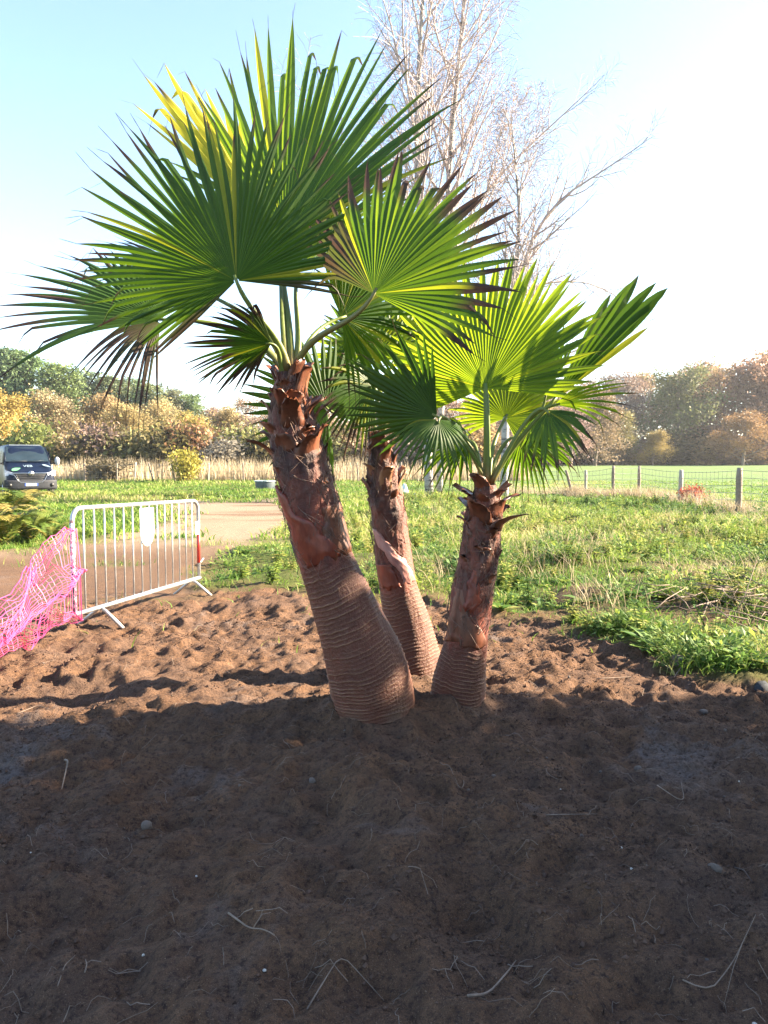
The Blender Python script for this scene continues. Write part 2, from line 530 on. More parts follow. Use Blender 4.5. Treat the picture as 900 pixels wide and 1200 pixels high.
# ------------------------------------------------------------------ the ground
def axis(lo, hi, fine_lo, fine_hi, step, grow):
    a = list(np.arange(fine_lo, fine_hi, step))
    s = step
    up = [a[-1]]
    while up[-1] < hi:
        s *= grow; up.append(up[-1] + min(s, 25))
    s = step; dn = [a[0]]
    while dn[-1] > lo:
        s *= grow; dn.append(dn[-1] - min(s, 25))
    return np.array(list(reversed(dn[1:])) + a + up[1:])
gx = axis(-700, 700, -3.2, 3.2, .0225, 1.05)
gy = axis(-60, 900, 1.8, 7.0, .0215, 1.032)
XX, YY = np.meshgrid(gx, gy)
xf, yf = XX.ravel(), YY.ravel()
zf = height(xf, yf)
sf, tf = zone(xf, yf)
nx, ny = len(gx), len(gy)
idx = np.arange(nx * ny).reshape(ny, nx)
FQ = np.stack([idx[:-1, :-1].ravel(), idx[:-1, 1:].ravel(), idx[1:, 1:].ravel(), idx[1:, :-1].ravel()], 1)
FENCE_PX = [(865, 603), (797, 592), (748, 585.5), (718, 586), (686, 582.5), (672, 582)]
fieldm = sstep(26, 34, yf + xf * 0.6 - 4) * sstep(-2, 6, xf)
wet = np.maximum(np.clip(sstep(.15, .5, fbm(xf * .25, yf * 1.1, 3, 77)), 0, 1) * sstep(17, 20, yf), .95 * (1 - sstep(11, 15.5, yf + 2 * fbm(xf * .5, yf * .5, 3, 78))))
dead = sstep(108, 116, yf) * (.4 + .6 * vnoise(xf * .1, yf * .1, 8))
spots = np.clip(sstep(.12, .4, fbm(xf * .9, yf * .9, 4, 31)), 0, 1) * (1 - sstep(7, 13, yf)) * .8
me = np_mesh('ground', np.stack([xf, yf, zf], 1), FQ, {'soil': np.maximum(sf * (1 - tf * .6), spots * (1 - tf)), 'track': tf, 'field': fieldm, 'wet': wet, 'dead': dead}, True)
ground = tag(link('ground', me, M['ground']), 'bare brown soil turning into green grass and a sandy track', None, None, 'structure')

# ------------------------------------------------------------------ the three palms
def smooth_path(cols, n, it=3):
    cols = np.asarray(cols, float)
    d = np.r_[0, np.cumsum(np.linalg.norm(np.diff(cols[:, :3], axis=0), axis=1))]
    t = np.linspace(0, d[-1], n)
    out = np.stack([np.interp(t, d, cols[:, k]) for k in range(cols.shape[1])], 1)
    k = max(3, n // 14) | 1
    for _ in range(it):
        pad = np.r_[np.repeat(out[:1], k//2, 0) + (out[:1] - out[1:2]) * np.arange(k//2, 0, -1)[:, None], out,
                    np.repeat(out[-1:], k//2, 0) + (out[-1:] - out[-2:-1]) * np.arange(1, k//2 + 1)[:, None]]
        out = np.stack([np.convolve(pad[:, q], np.ones(k)/k, 'valid') for q in range(out.shape[1])], 1)
    return out

class Trunk:
    """a leaning palm stem; rings of old leaf scars low down, fibrous sheath higher up"""
    def __init__(s, rows, ring_top, seed):
        # rows: (u centre, v, width px, depth)
        pts = []
        for u, v, w, Y in rows:
            p = P(u, v, Y)
            pts.append([p[0], p[1], p[2], w / 2 / F_PX * Y])
        s.n = 580; s.m = 68
        s.path = smooth_path(pts, s.n)
        s.len = np.r_[0, np.cumsum(np.linalg.norm(np.diff(s.path[:, :3], axis=0), axis=1))]
        s.ring_top = ring_top; s.seed = seed
        T = np.gradient(s.path[:, :3], axis=0); s.T = T / np.linalg.norm(T, axis=1)[:, None]
        U = np.cross(s.T, np.array([0, 1.0, 0])); s.U = U / np.linalg.norm(U, axis=1)[:, None]
        s.W = np.cross(s.T, s.U)
    def at(s, t, th, off=0.0):
        """point on the skin: t 0..1 along, th angle (0 = towards +x, -pi/2 = facing the camera)"""
        i = min(max(t, 0), 1) * (s.n - 1); k = int(min(i, s.n - 2)); f = i - k
        q = s.path[k] * (1-f) + s.path[k+1] * f
        U = s.U[k]; W = s.W[k]
        # U points to -x or +x depending on orientation; fix so th=0 is +x
        if U[0] < 0: U = -U
        W2 = np.array([0, 1.0, 0]) - s.T[k] * s.T[k][1]; W2 /= np.linalg.norm(W2)
        d = U * math.cos(th) + W2 * math.sin(th)
        return q[:3] + d * (q[3] + off), d, s.T[k]
    def mesh(s):
        n, m = s.n, s.m
        th = np.arange(m) / m * 2 * np.pi
        L = s.len[:, None] + np.zeros((1, m)); TH = th[None, :] + np.zeros((n, 1))
        cx, sx = np.cos(TH), np.sin(TH)
        t = L / s.len[-1]
        wob = fbm(cx * 1.2 + s.seed, sx * 1.2 + L * 1.5, 3, s.seed) * .012 + fbm(cx * 2 + 7, sx * 2 + L * 4, 2, s.seed + 3) * .006
        ph = (L + wob * 1.6) / (.0185 + .008 * t)
        saw = ph - np.floor(ph)
        crest = np.exp(-((saw - .16) / .09) ** 2)
        ring_id = np.floor(ph)
        ringamp = .25 + 1.5 * vnoise(ring_id * 3.3, cx * 2.2 + sx * 1.7 + ring_id * 5.1, s.seed + 5) * (.5 + vnoise(cx * 3 + 5, L * 7 + sx * 3, s.seed + 6))
        low = 1 - sstep(s.ring_top - .05, s.ring_top + .05, t + fbm(cx * 2.5, sx * 2.5 + L * 4, 3, s.seed + 8) * .06)
        prof = (1 - saw) * .7 + crest * .6
        disp = low * (prof * ringamp * .0034 - .003 + fbm(cx * 6, sx * 6 + L * 3, 3, s.seed + 21) * .004)
        shag = (1 - low) * (fbm(cx * 2.2 + L * 2, sx * 2.2 + L * 9, 4, s.seed + 11) * .022 + fbm(cx * 9, sx * 9 + L * 6, 3, s.seed + 12) * .010 + .006)
        shz = sstep(s.ring_top + .10, s.ring_top + .27, t + fbm(cx * 2, sx * 2 + L * 3, 2, s.seed + 31) * .06)
        shag = shag * (.30 + .70 * shz)
        disp = disp + shag + fbm(cx * 1.3, sx * 1.3 + L * 2.5, 2, s.seed + 2) * .008
        foot = 1 - sstep(.04, .17, t + fbm(cx * 2, sx * 2 + L * 9, 3, 5) * .06)
        disp = disp + foot * fbm(cx * 14, sx * 14 + L * 25, 3, 91) * .006
        R = s.path[:, 3][:, None] + disp
        V = s.path[:, None, :3] + (s.U[:, None, :] * np.cos(TH)[..., None] + s.W[:, None, :] * np.sin(TH)[..., None]) * R[..., None]
        V = V.reshape(-1, 3)
        idx = np.arange(n * m).reshape(n, m); nxt = np.roll(idx, -1, 1)
        Fq = np.stack([idx[:-1].ravel(), nxt[:-1].ravel(), nxt[1:].ravel(), idx[1:].ravel()], 1)
        return np_mesh('trunk', V, Fq, {'crest': (crest * low * np.clip(ringamp - .3, 0, 1)).ravel(), 'upper': (1 - low).ravel(), 'shag': shz.ravel(), 'foot': (foot * .85).ravel()}, True)

def fan_blade(hub, axis_v, nrm, R, spread, nseg, rng, split=.5, droop=.15, cup=.12, tip_dry=.18, edge_dry=0.0, dry_all=0.0,
              tint=.5, yellow=0.0, jitter=1.0, fold=.0, ends=None, sub_droop=None):
    """a palmate blade: pleated segments joined near the hub, free and drooping towards their tips"""
    a = np.asarray(axis_v, float); a /= np.linalg.norm(a)
    nr = np.asarray(nrm, float); nr -= a * nr.dot(a); nr /= np.linalg.norm(nr)
    b = np.cross(nr, a)
    st = np.array([0.0, .06, .16, .28, .40, .50, .60, .70, .79, .87, .94, 1.0, 1.05, 1.11])
    ns = len(st)
    V = []; F = []; A_d = []; A_t = []; A_y = []
    dth = spread / nseg
    for i in range(nseg):
        f = (i + .5) / nseg * 2 - 1
        th = f * spread / 2 + rng.uniform(-.12, .12) * dth
        # segments at the edges of the fan are shorter
        Ri = R * (1 - .30 * abs(f) ** 2.2) * (1 + rng.uniform(-.07, .07) * jitter)
        if ends:
            Ri *= ends(f)
        sp = split * rng.uniform(.85, 1.1)
        w_s = sp * Ri * math.tan(dth / 2) * 1.1
        bend = rng.uniform(-.11, .11) * jitter; curl = rng.uniform(-.3, 1.3)
        dr = droop * rng.uniform(.5, 1.5) * (1 + .8 * abs(f))
        if sub_droop:
            dr += sub_droop(f) * rng.uniform(.6, 1.3)
        snap = rng.random() < .15 * jitter
        drystart = 1 - tip_dry * rng.uniform(.3, 1.8)
        sd = 0.0
        if edge_dry and abs(f) > 1 - edge_dry:
            sd = rng.uniform(.3, 1.0)
        if edge_dry < 0 and f > 1 + edge_dry * 1.0:       # only one edge is scorched
            sd = rng.uniform(.6, 1.0)
        if edge_dry > 1 and f < -1 + (edge_dry - 1):
            sd = rng.uniform(.6, 1.0)
        sd = max(sd, dry_all * rng.uniform(.5, 1.2))
        ti = np.clip(tint + rng.uniform(-.22, .22), 0, 1)
        ye = np.clip(yellow + (rng.uniform(.15, .5) if rng.random() < .06 else 0), 0, 1)
        base = len(V)
        for k, t in enumerate(st):
            r = .012 + t * Ri
            if t > 1:
                hw = .0016 if t < 1.08 else .0007
            elif t <= sp:
                hw = r * math.tan(dth / 2) * 1.28
            else:
                q = (t - sp) / (1 - sp)
                hw = w_s * (1 + .35 * q) * (1 - q ** 1.7) + .0012
            tt = max(0.0, t - sp * .8)
            ang = th * (1 - fold * t * .5) + bend * tt
            pl = hw * (.42 if t < sp else .30)
            d = a * math.cos(ang) + b * math.sin(ang)
            side = -a * math.sin(ang) + b * math.cos(ang)
            out = -cup * r * (abs(f) ** 1.5) - cup * .35 * r * t
            g = -dr * R * tt ** 1.7
            if t > 1:
                g -= curl * R * (t - 1)
            if snap and t > .82:
                g -= .10 * R * (t - .82) / .18
                r = r - (t - .82) * Ri * .55
            p = np.asarray(hub) + d * r + nr * out + np.array([0, 0, g])
            up = nr * pl
            V.append(p - side * hw - up * .5); V.append(p + up * .8); V.append(p + side * hw - up * .5)
            dv = np.clip((t - drystart) / .07, 0, 1) if t > drystart else 0.0
            dv = max(dv, sd * np.clip(.55 + .9 * t, 0, 1))
            A_d += [min(1, dv + .12 * rng.random() * t), dv, min(1, dv + .12 * rng.random() * t)]
            A_t += [ti, ti * .8, ti]; A_y += [ye * (.5 + .5 * t), ye * .7, ye * (.5 + .5 * t)]
        for k in range(ns - 1):
            o = base + k * 3
            F.append((o, o + 1, o + 4, o + 3)); F.append((o + 1, o + 2, o + 5, o + 4))
    return np_mesh('blade', np.array(V), np.array(F), {'dry': A_d, 'tint': A_t, 'yellow': A_y}, False)

def frond(palm, base, bdir, hub, Y, ang, R_px, spread, lean=0, roll=0, nseg=46, seed=0, pet=(.024, .011), pet_dry=.1, sag=.0, label=None, **kw):
    """hub is a photo pixel at distance Y; ang is the fan's axis in the picture plane, lean tips it to the viewer, roll turns it about its axis"""
    rng = random.Random(seed)
    h = P(hub[0], hub[1], Y)
    an = math.radians(ang); ln = math.radians(lean); rl = math.radians(roll)
    ax = RIGHT * math.cos(an) + UP * math.sin(an)
    tow = -FWD
    a = ax * math.cos(ln) + tow * math.sin(ln)
    nr = tow * math.cos(ln) - ax * math.sin(ln)
    sd = np.cross(nr, a)
    nr = nr * math.cos(rl) + sd * math.sin(rl)
    R = R_px / F_PX * Y
    fr = empty('frond', tuple(h)); fr.parent = palm
    fr.matrix_parent_inverse = palm.matrix_world.inverted()
    me = fan_blade((0, 0, 0), a, nr, R, math.radians(spread), nseg, rng, **kw)
    link('blade', me, M['leaf'], fr)
    # petiole, bowed from the crown to the hub
    b0 = np.asarray(base, float) - h; bd = np.asarray(bdir, float); bd /= np.linalg.norm(bd)
    L = np.linalg.norm(b0)
    c1 = b0 + bd * L * .45; c2 = -a * L * .30 + np.array([0, 0, sag])
    pts = []; rad = []; dr = []
    for k in range(15):
        t = k / 14
        p = b0 * (1-t)**3 + 3 * c1 * t * (1-t)**2 + 3 * c2 * t*t*(1-t) + (a * .03) * t**3
        pts.append(p); rad.append(pet[0] * (1-t) ** 1.6 + pet[1] * (1 - (1-t)**1.6) * (1 if t < .9 else .8)); dr += [max(pet_dry, .9 * (1 - t*5)) if t < .2 else pet_dry] * 8
    mb = MB().tube(pts, rad, 8, ref=tuple(nr), flat=.62)
    mb.a['dry'] = dr
    mb.build('petiole', M['petiole'], fr, True)
    if label:
        fr['label'] = label
    return fr

def boots(palm, tr, t0, t1, n, seed, length=.13, pale=False, bend=.5):
    rng = random.Random(seed)
    for k in range(n):
        t = t0 + (t1 - t0) * (k + rng.uniform(-.3, .3)) / max(1, n - 1)
        th = k * 2.39996 + rng.uniform(-.25, .25) + seed
        p, d, T = tr.at(t, th, -.012)
        side = np.cross(T, d); side /= np.linalg.norm(side)
        L = length * rng.uniform(.5, 1.5); w = .060 * rng.uniform(.6, 1.35); thick = .012
        bb = bend * rng.uniform(.5, 1.5); tw = rng.uniform(-.3, .3)
        mb = MB(); rings = []
        notch = rng.uniform(-.4, .4)
        for j in range(5):
            q = j / 4
            c = p - T * .03 + T * L * q * (1 - .25 * q * bb) + d * (.012 + L * bb * q * q * .9) + side * tw * q * q * L
            ww = w * (1 - .35 * q) * (1 - .3 * (j == 4)); th_ = thick * (1 - .6 * q)
            curl = .018 * (1 - q)
            up_ = T * (.02 * notch if j == 4 else 0)
            rings.append([c - side * ww - d * curl + up_, c - side * ww * .5 + d * 0, c + d * .004, c + side * ww * .5, c + side * ww - d * curl - up_,
                          c + side * ww * .9 - d * (curl + th_), c - d * th_ * 1.2, c - side * ww * .9 - d * (curl + th_)])
        rings = [[q_ + np.array([rng.gauss(0, 1), rng.gauss(0, 1), rng.gauss(0, 1)]) * (.003 + .003 * (j_ == 4)) for q_ in r_] for j_, r_ in enumerate(rings)]
        mb.loft(rings)
        o = mb.build('leaf_base', M['boot_pale'] if (pale and rng.random() < .55) else M['boot'], palm, True)
        o.matrix_parent_inverse = palm.matrix_world.inverted()

def fibres(palm, tr, t0, t1, n, seed):
    rng = random.Random(seed); mb = MB()
    for k in range(n):
        t = rng.uniform(t0, t1); th = rng.uniform(0, 6.28)
        pts = []; off = .004
        dt = rng.uniform(-.10, .10); dth = rng.uniform(-.9, .9)
        for j in range(5):
            q = j / 4
            p, d, T = tr.at(t + dt * q, th + dth * q, off + .035 * rng.random() * (q if rng.random() < .5 else .3))
            pts.append(p)
        mb.tube(pts, [.0022, .002, .0018, .0013, .0006], 3, cap=False)
    o = mb.build('fibre_wisps', M['fibre'], palm)
    o.matrix_parent_inverse = palm.matrix_world.inverted()

def sheath(palm, tr, mat, stations, off=.016, label=None):
    """a smooth leaf sheath lying on the stem: stations of (t, angle from, angle to)"""
    g2 = []
    st_ = np.array(stations, float); ts = np.linspace(st_[0, 0], st_[-1, 0], 34)
    A0_ = np.interp(ts, st_[:, 0], st_[:, 1]); A1_ = np.interp(ts, st_[:, 0], st_[:, 2])
    sd_ = int(abs(stations[0][1])) + int(stations[0][0] * 1000)
    for i, t in enumerate(ts):
        q = i / 33
        j0 = fbm(np.array([t * 30.0]), np.array([1.0]), 3, sd_)[0] * 13; j1 = fbm(np.array([t * 30.0]), np.array([7.0]), 3, sd_ + 5)[0] * 13
        row = []
        for k in range(15):
            w = k / 14
            th = math.radians(A0_[i] + j0 + (A1_[i] + j1 - A0_[i] - j0) * w)
            e = math.sin(math.pi * w) ** .5 * min(1, q * 9)
            rag = fbm(np.array([w * 7.0]), np.array([3.0]), 3, sd_ + 9)[0] * .018 * (1 - min(1, q * 5))
            wr = fbm(np.array([w * 3.0 + t * 8]), np.array([t * 12.0]), 2, sd_ + 2)[0] * .007
            row.append(tr.at(t + rag, th, off * (.15 + .7 * e) + wr * e)[0])
        g2.append(row)
    o = MB().grid(g2).build('leaf_sheath', mat, palm, True)
    sm = o.modifiers.new('thickness', 'SOLIDIFY'); sm.thickness = .004; sm.offset = -1
    o.matrix_parent_inverse = palm.matrix_world.inverted()
    if label:
        o['label'] = label

def palm(rows, ring_top, seed, label):
    tr = Trunk(rows, ring_top, seed)
    p0 = tr.path[0]
    root = empty('fan_palm', (p0[0], p0[1], H(p0[0], p0[1])))
    bpy.context.view_layer.update()
    tag(root, label, 'palm tree', 'fan palms planted together')
    o = link('trunk', tr.mesh(), M['trunk'], root); o.matrix_parent_inverse = root.matrix_world.inverted()
    top = tr.path[-1][:3]
    return root, tr, top

# the thick palm
pa, ta, topa = palm([(446, 880, 94, 4.14), (442, 855, 97, 4.14), (440, 833, 99, 4.14), (437, 810, 101, 4.14), (432, 787, 99, 4.13), (424, 763, 94, 4.13), (415, 740, 85, 4.12), (397, 693, 72, 4.11), (386, 670, 65, 4.10), (378, 647, 62, 4.10), (372, 622, 63, 4.09), (361, 578, 66, 4.08),
                     (350, 533, 60, 4.07), (340, 489, 48, 4.06), (340, 455, 32, 4.05), (340, 436, 24, 4.05)], .525, 3,
                    'tallest and thickest fan palm, its ringed trunk leaning away from the other two')
boots(pa, ta, .79, .985, 30, 5, .13, bend=.5)
boots(pa, ta, .70, .79, 7, 7, .08, bend=.3)
fibres(pa, ta, .55, .98, 420, 6)
sheath(pa, ta, M['sheath_red'], [(.53, -130, -40), (.565, -140, -52), (.61, -152, -80), (.65, -160, -108), (.70, -168, -135), (.735, -172, -156)], .02, 'smooth red leaf sheath wrapped diagonally round the stem')
sheath(pa, ta, M['boot'], [(.525, -70, 20), (.56, -80, 30), (.61, -72, 35), (.66, -60, 20)], .014)
Z = np.array([0, 0, 1.0])
def bd(dx, dy=0.0): return np.array([dx, dy, 1.0])
# back fans first
frond(pa, topa + [0, .02, 0], bd(.0, .3), (332, 285), 4.40, 84, 300, 108, lean=-8, roll=14, nseg=38, seed=21, tint=.5, split=.50, droop=.05, cup=.10, tip_dry=.09)
frond(pa, topa + [-.01, .02, 0], bd(-.2, .3), (312, 262), 4.52, 121, 262, 44, lean=-14, roll=-40, nseg=12, seed=22, tint=.9, yellow=.95, split=.6, droop=.03, cup=.05, tip_dry=.10, label='yellowing half-open fan behind the green ones')
frond(pa, topa + [.02, .02, 0], bd(.2, .3), (356, 305), 4.34, 58, 165, 110, lean=-10, roll=30, nseg=36, seed=23, tint=.75, split=.5, droop=.10, cup=.15, tip_dry=.08)
frond(pa, topa + [-.02, .01, 0], bd(-.3, .1), (228, 335), 4.30, 140, 150, 90, lean=-20, roll=-35, nseg=28, seed=28, tint=.35, split=.5, droop=.20, cup=.15, tip_dry=.25)
# drooping fan far out, seen almost edge-on
frond(pa, topa + [-.02, 0, -.02], bd(-.5, 0), (188, 376), 3.95, 168, 168, 200, lean=8, roll=-32, nseg=44, seed=24, tint=.16, split=.46, droop=.08, cup=.20, tip_dry=.26, edge_dry=-.72, sag=.06,
      ends=lambda f: .58 if f > .25 else 1.0, sub_droop=lambda f: .26 if f > .2 else 0.03, label='outermost drooping fan with scorched hanging tips')
# low fan
frond(pa, topa + [-.02, -.01, -.05], bd(-.6, -.1), (318, 402), 3.92, 192, 92, 150, lean=18, roll=58, nseg=30, seed=25, tint=.3, split=.5, droop=.22, cup=.2, tip_dry=.35, edge_dry=.3, pet=(.020, .009))
# the big fan facing the viewer
frond(pa, topa + [-.01, -.02, 0], bd(-.15, -.2), (277, 329), 3.80, 109, 193, 226, lean=10, roll=-2, nseg=66, seed=26, tint=.42, split=.52, droop=.05, cup=.14, tip_dry=.13, edge_dry=.06, sag=-.03,
      label='largest fan, dark green, spread wide above the stem')
# the fan with a scorched edge
frond(pa, topa + [.02, -.02, -.01], bd(.35, -.3), (438, 344), 3.70, 60, 176, 182, lean=4, roll=20, nseg=40, seed=27, tint=.50, split=.60, droop=.06, cup=.14, tip_dry=.22, edge_dry=-.40, sag=-.04, pet_dry=.45,
      sub_droop=lambda f: .8 if f > .93 else .0, label='fan with one edge scorched dark brown')
frond(pa, topa + [.02, .01, -.02], bd(.3, .2), (400, 372), 4.30, 20, 110, 190, lean=-15, roll=-20, nseg=34, seed=29, tint=.6, split=.5, droop=.25, cup=.2, tip_dry=.12, pet=(.018, .009))

# the palm in the middle, behind
pb, tb, topb = palm([(494, 830, 66, 5.02), (491, 795, 65, 5.0), (484, 763, 60, 5.0), (477, 728, 54, 5.0), (470.5, 705, 49, 5.0), (464, 677, 42, 4.99), (460, 647, 42, 4.99), (457, 622, 41, 4.98), (451, 578, 38, 4.97),
                     (447, 547, 32, 4.96), (446, 525, 22, 4.95), (446, 515, 18, 4.95)], .475, 8,
                    'slender fan palm between the other two, with a pale pink strip on its trunk')
boots(pb, tb, .78, .985, 20, 9, .11, pale=True, bend=.45)
fibres(pb, tb, .55, .97, 220, 10)
sheath(pb, tb, M['sheath_pink'], [(.475, -75, -15), (.51, -78, -25), (.55, -95, -45), (.60, -120, -75), (.65, -145, -110), (.69, -160, -138)], .02, 'pale pink leaf sheath crossing the stem')
sheath(pb, tb, M['sheath_red'], [(.475, -150, -80), (.51, -160, -85), (.56, -170, -110)], .012)
frond(pb, topb, bd(-.3, -.1), (383, 479), 4.75, 128, 96, 300, lean=8, roll=-10, nseg=40, seed=31, tint=.45, split=.5, droop=.10, cup=.12, tip_dry=.08, pet=(.020, .009), label='blue-green fan half hidden by the thick palm')
frond(pb, topb, bd(-.05, .3), (432, 425), 5.15, 105, 92, 200, lean=-12, roll=15, nseg=36, seed=32, tint=.75, split=.55, droop=.15, cup=.15, tip_dry=.08, pet=(.022, .010))
frond(pb, topb, bd(.1, .3), (462, 420), 5.25, 70, 100, 220, lean=-12, roll=-15, nseg=36, seed=33, tint=.8, split=.55, droop=.2, cup=.15, tip_dry=.08, pet=(.022, .010))
frond(pb, topb, bd(.0, -.2), (436, 452), 4.70, 210, 70, 180, lean=25, roll=30, nseg=28, seed=34, tint=.6, split=.5, droop=.55, cup=.2, tip_dry=.25, pet=(.020, .009))
frond(pb, topb, bd(.35, -.1), (470, 462), 4.72, 30, 62, 160, lean=10, roll=-45, nseg=26, seed=35, tint=.7, split=.5, droop=.4, cup=.2, tip_dry=.2, pet=(.018, .008))

# the short palm
pc, tc_, topc = palm([(536, 868, 64, 4.36), (536, 833, 65, 4.36), (537, 807, 67, 4.36), (541, 780, 59, 4.36), (547, 748, 49, 4.35), (552, 700, 48, 4.35), (560, 660, 41, 4.35), (565, 625, 42, 4.34),
                      (569, 605, 38, 4.34), (570, 580, 30, 4.33), (570, 568, 24, 4.33)], .395, 14,
                     'shortest fan palm, upright with a bright new fan standing above its crown')
boots(pc, tc_, .82, .985, 20, 15, .12, bend=.7)
boots(pc, tc_, .66, .82, 8, 18, .08, bend=.3)
fibres(pc, tc_, .42, .97, 320, 16)
sheath(pc, tc_, M['sheath_red'], [(.52, -118, -78), (.57, -122, -75), (.63, -120, -80), (.68, -112, -92)], .018)
sheath(pc, tc_, M['boot'], [(.40, -170, -20), (.43, -172, -30), (.47, -168, -70), (.52, -160, -105), (.60, -158, -130)], .012)
frond(pc, topc + [.01, .02, 0], bd(.1, .2), (592, 490), 4.60, 60, 84, 260, lean=-15, roll=25, nseg=40, seed=41, tint=.9, split=.55, droop=.12, cup=.12, tip_dry=.08, pet=(.020, .010))
frond(pc, topc + [-.01, -.01, 0], bd(-.3, -.2), (512, 488), 4.15, 150, 122, 120, lean=-8, roll=32, nseg=22, seed=42, tint=.06, split=.55, droop=.05, cup=.10, tip_dry=.06, pet=(.020, .010), label='dark folded fan leaning back towards the other palms')
frond(pc, topc + [-.01, -.02, 0], bd(-.35, -.3), (514, 492), 4.05, 268, 62, 210, lean=35, roll=5, nseg=26, seed=43, tint=.5, split=.42, droop=.35, cup=.25, tip_dry=.06, pet=(.018, .009))
frond(pc, topc + [.0, -.01, 0], bd(.0, -.05), (569, 455), 4.30, 93, 156, 205, lean=-6, roll=20, nseg=58, seed=44, tint=.86, split=.70, droop=.02, cup=.10, tip_dry=.04, pet=(.027, .016), pet_dry=0, label='bright yellow-green new fan on a straight stalk')
# unopened fan standing out to the side
frond(pc, topc + [.02, .0, 0], bd(.5, -.05), (648, 470), 4.28, 51, 172, 27, lean=4, roll=10, nseg=7, seed=45, tint=.32, split=.80, droop=.015, cup=.04, tip_dry=.05, pet=(.020, .011), label='half-opened fan with broad upright segments')
frond(pc, topc + [.02, .01, 0], bd(.5, .05), (640, 462), 4.36, 88, 80, 70, lean=-6, roll=48, nseg=14, seed=46, tint=.45, split=.6, droop=.03, cup=.1, tip_dry=.08, pet=(.016, .009))
frond(pc, topc + [.02, -.01, 0], bd(.5, -.05), (650, 474), 4.22, 8, 88, 70, lean=20, roll=-50, nseg=10, seed=47, tint=.7, split=.35, droop=.25, cup=.1, tip_dry=.12, pet=(.014, .009))
frond(pc, topc + [.02, -.02, 0], bd(.45, -.2), (642, 482), 4.15, 285, 62, 150, lean=25, roll=-20, nseg=16, seed=48, tint=.5, split=.4, droop=.3, cup=.2, tip_dry=.18, pet=(.016, .009))
frond(pc, topc + [.01, .02, -.01], bd(.3, .3), (612, 512), 4.50, 330, 66, 200, lean=-5, roll=-30, nseg=30, seed=49, tint=.4, split=.45, droop=.35, cup=.2, tip_dry=.12, pet=(.016, .009))
frond(pc, topc + [-.01, .02, -.01], bd(-.3, .3), (545, 515), 4.55, 200, 60, 190, lean=-5, roll=30, nseg=28, seed=50, tint=.5, split=.45, droop=.4, cup=.2, tip_dry=.12, pet=(.016, .009))

# ------------------------------------------------------------------ crowd-control barrier
bl = G(119, 738, .0)[:2]; br = G(226, 696, .0)[:2]
bdir_ = Vector((br[0]-bl[0], br[1]-bl[1])); blen = bdir_.length
yaw = math.atan2(bdir_.y, bdir_.x)
# local x runs along the barrier, feet stand inset from its ends
bar = empty('crowd_barrier', (bl[0], bl[1], H(bl[0], bl[1])), yaw)
tag(bar, 'galvanised steel crowd barrier with upright bars standing on bare soil', 'barrier')
x0, x1, zb, zt, rc = -.39, blen + .17, .165, 1.06, .12
tilt = (H(br[0], br[1]) - H(bl[0], bl[1])) / blen
def bz(x): return tilt * x
def corner(cx, cz, a0, a1, n=7):
    return [(cx + rc*math.cos(math.radians(a0+(a1-a0)*k/(n-1))), 0, cz + rc*math.sin(math.radians(a0+(a1-a0)*k/(n-1)))) for k in range(n)]
pts = [(x0, 0, zb), (x0, 0, .5)] + corner(x0+rc, zt-rc, 180, 90) + corner(x1-rc, zt-rc, 90, 0) + [(x1, 0, .5), (x1, 0, zb)]
pts = [(x, y, z + bz(x)) for x, y, z in pts]
MB().tube([p for p in pts if p[0] > x0 + .02 or p[2] > zt - rc], .0195, 10).build('top_frame', M['galv'], bar, True)
MB().tube([(x0, 0, zb - .03 + bz(x0)), (x0, 0, .5 + bz(x0)), (x0, 0, zt - rc + bz(x0))], .0200, 10).build('end_post', M['chipped'], bar, True)
MB().tube([(x0 - .02, 0, zb + bz(x0)), (x1 + .02, 0, zb + bz(x1))], .0205, 10).build('bottom_rail', M['galv'], bar, True)
NB = 14
for k in range(NB):
    x = x0 + (x1 - x0) * (k + 1) / (NB + 1)
    MB().tube([(x, 0, zb + bz(x)), (x, 0, zt + bz(x) - .01)], .0078, 8).build('bar', M['galv'], bar, True)
for fx in (0.0, blen):
    for sgn in (-1, 1):
        h0 = tilt * fx
        w = Matrix.Rotation(yaw, 3, 'Z') @ Vector((fx, sgn * .21, 0))
        hz = H(bl[0] + w.x, bl[1] + w.y) - bar.location.z
        MB().tube([(fx + .012 * sgn, 0, zb + h0 - .005), (fx + .012 * sgn, sgn * .05, zb + h0 - .03), (fx + .012 * sgn, sgn * .24, hz - .015)], .0165, 8).build('foot', M['galv'], bar, True)
# white plate wired to the bars, rounded below
xp = x0 + (x1 - x0) * .50
pl = [(xp - .135, -.022, zt - .04), (xp + .135, -.022, zt - .04), (xp + .135, -.022, zt - .26)]
pl += [(xp + .135 * math.cos(a), -.022, zt - .26 - .16 * math.sin(a)) for a in np.linspace(.2, math.pi - .2, 9)] + [(xp - .135, -.022, zt - .26)]
MB().prism([(x, y, z + bz(x)) for x, y, z in pl], (0, .006, 0)).build('name_plate', M['white_plate'], bar)
# reflective sleeves on the far end post
MB().box((x1 - .07, -.022, zt - .31 + bz(x1)), (.10, .004, .15)).build('reflector_plate', M['white_plate'], bar)
MB().tube([(x1, 0, zt - .72 + bz(x1)), (x1, 0, zt - .33 + bz(x1))], .0208, 10).build('red_sleeve', M['red_tape'], bar, True)
MB().tube([(x1, 0, .34 + bz(x1)), (x1 + .06, 0, .345 + bz(x1)), (x1 + .12, 0, .375 + bz(x1))], .010, 8).build('coupling_hook', M['galv'], bar, True)

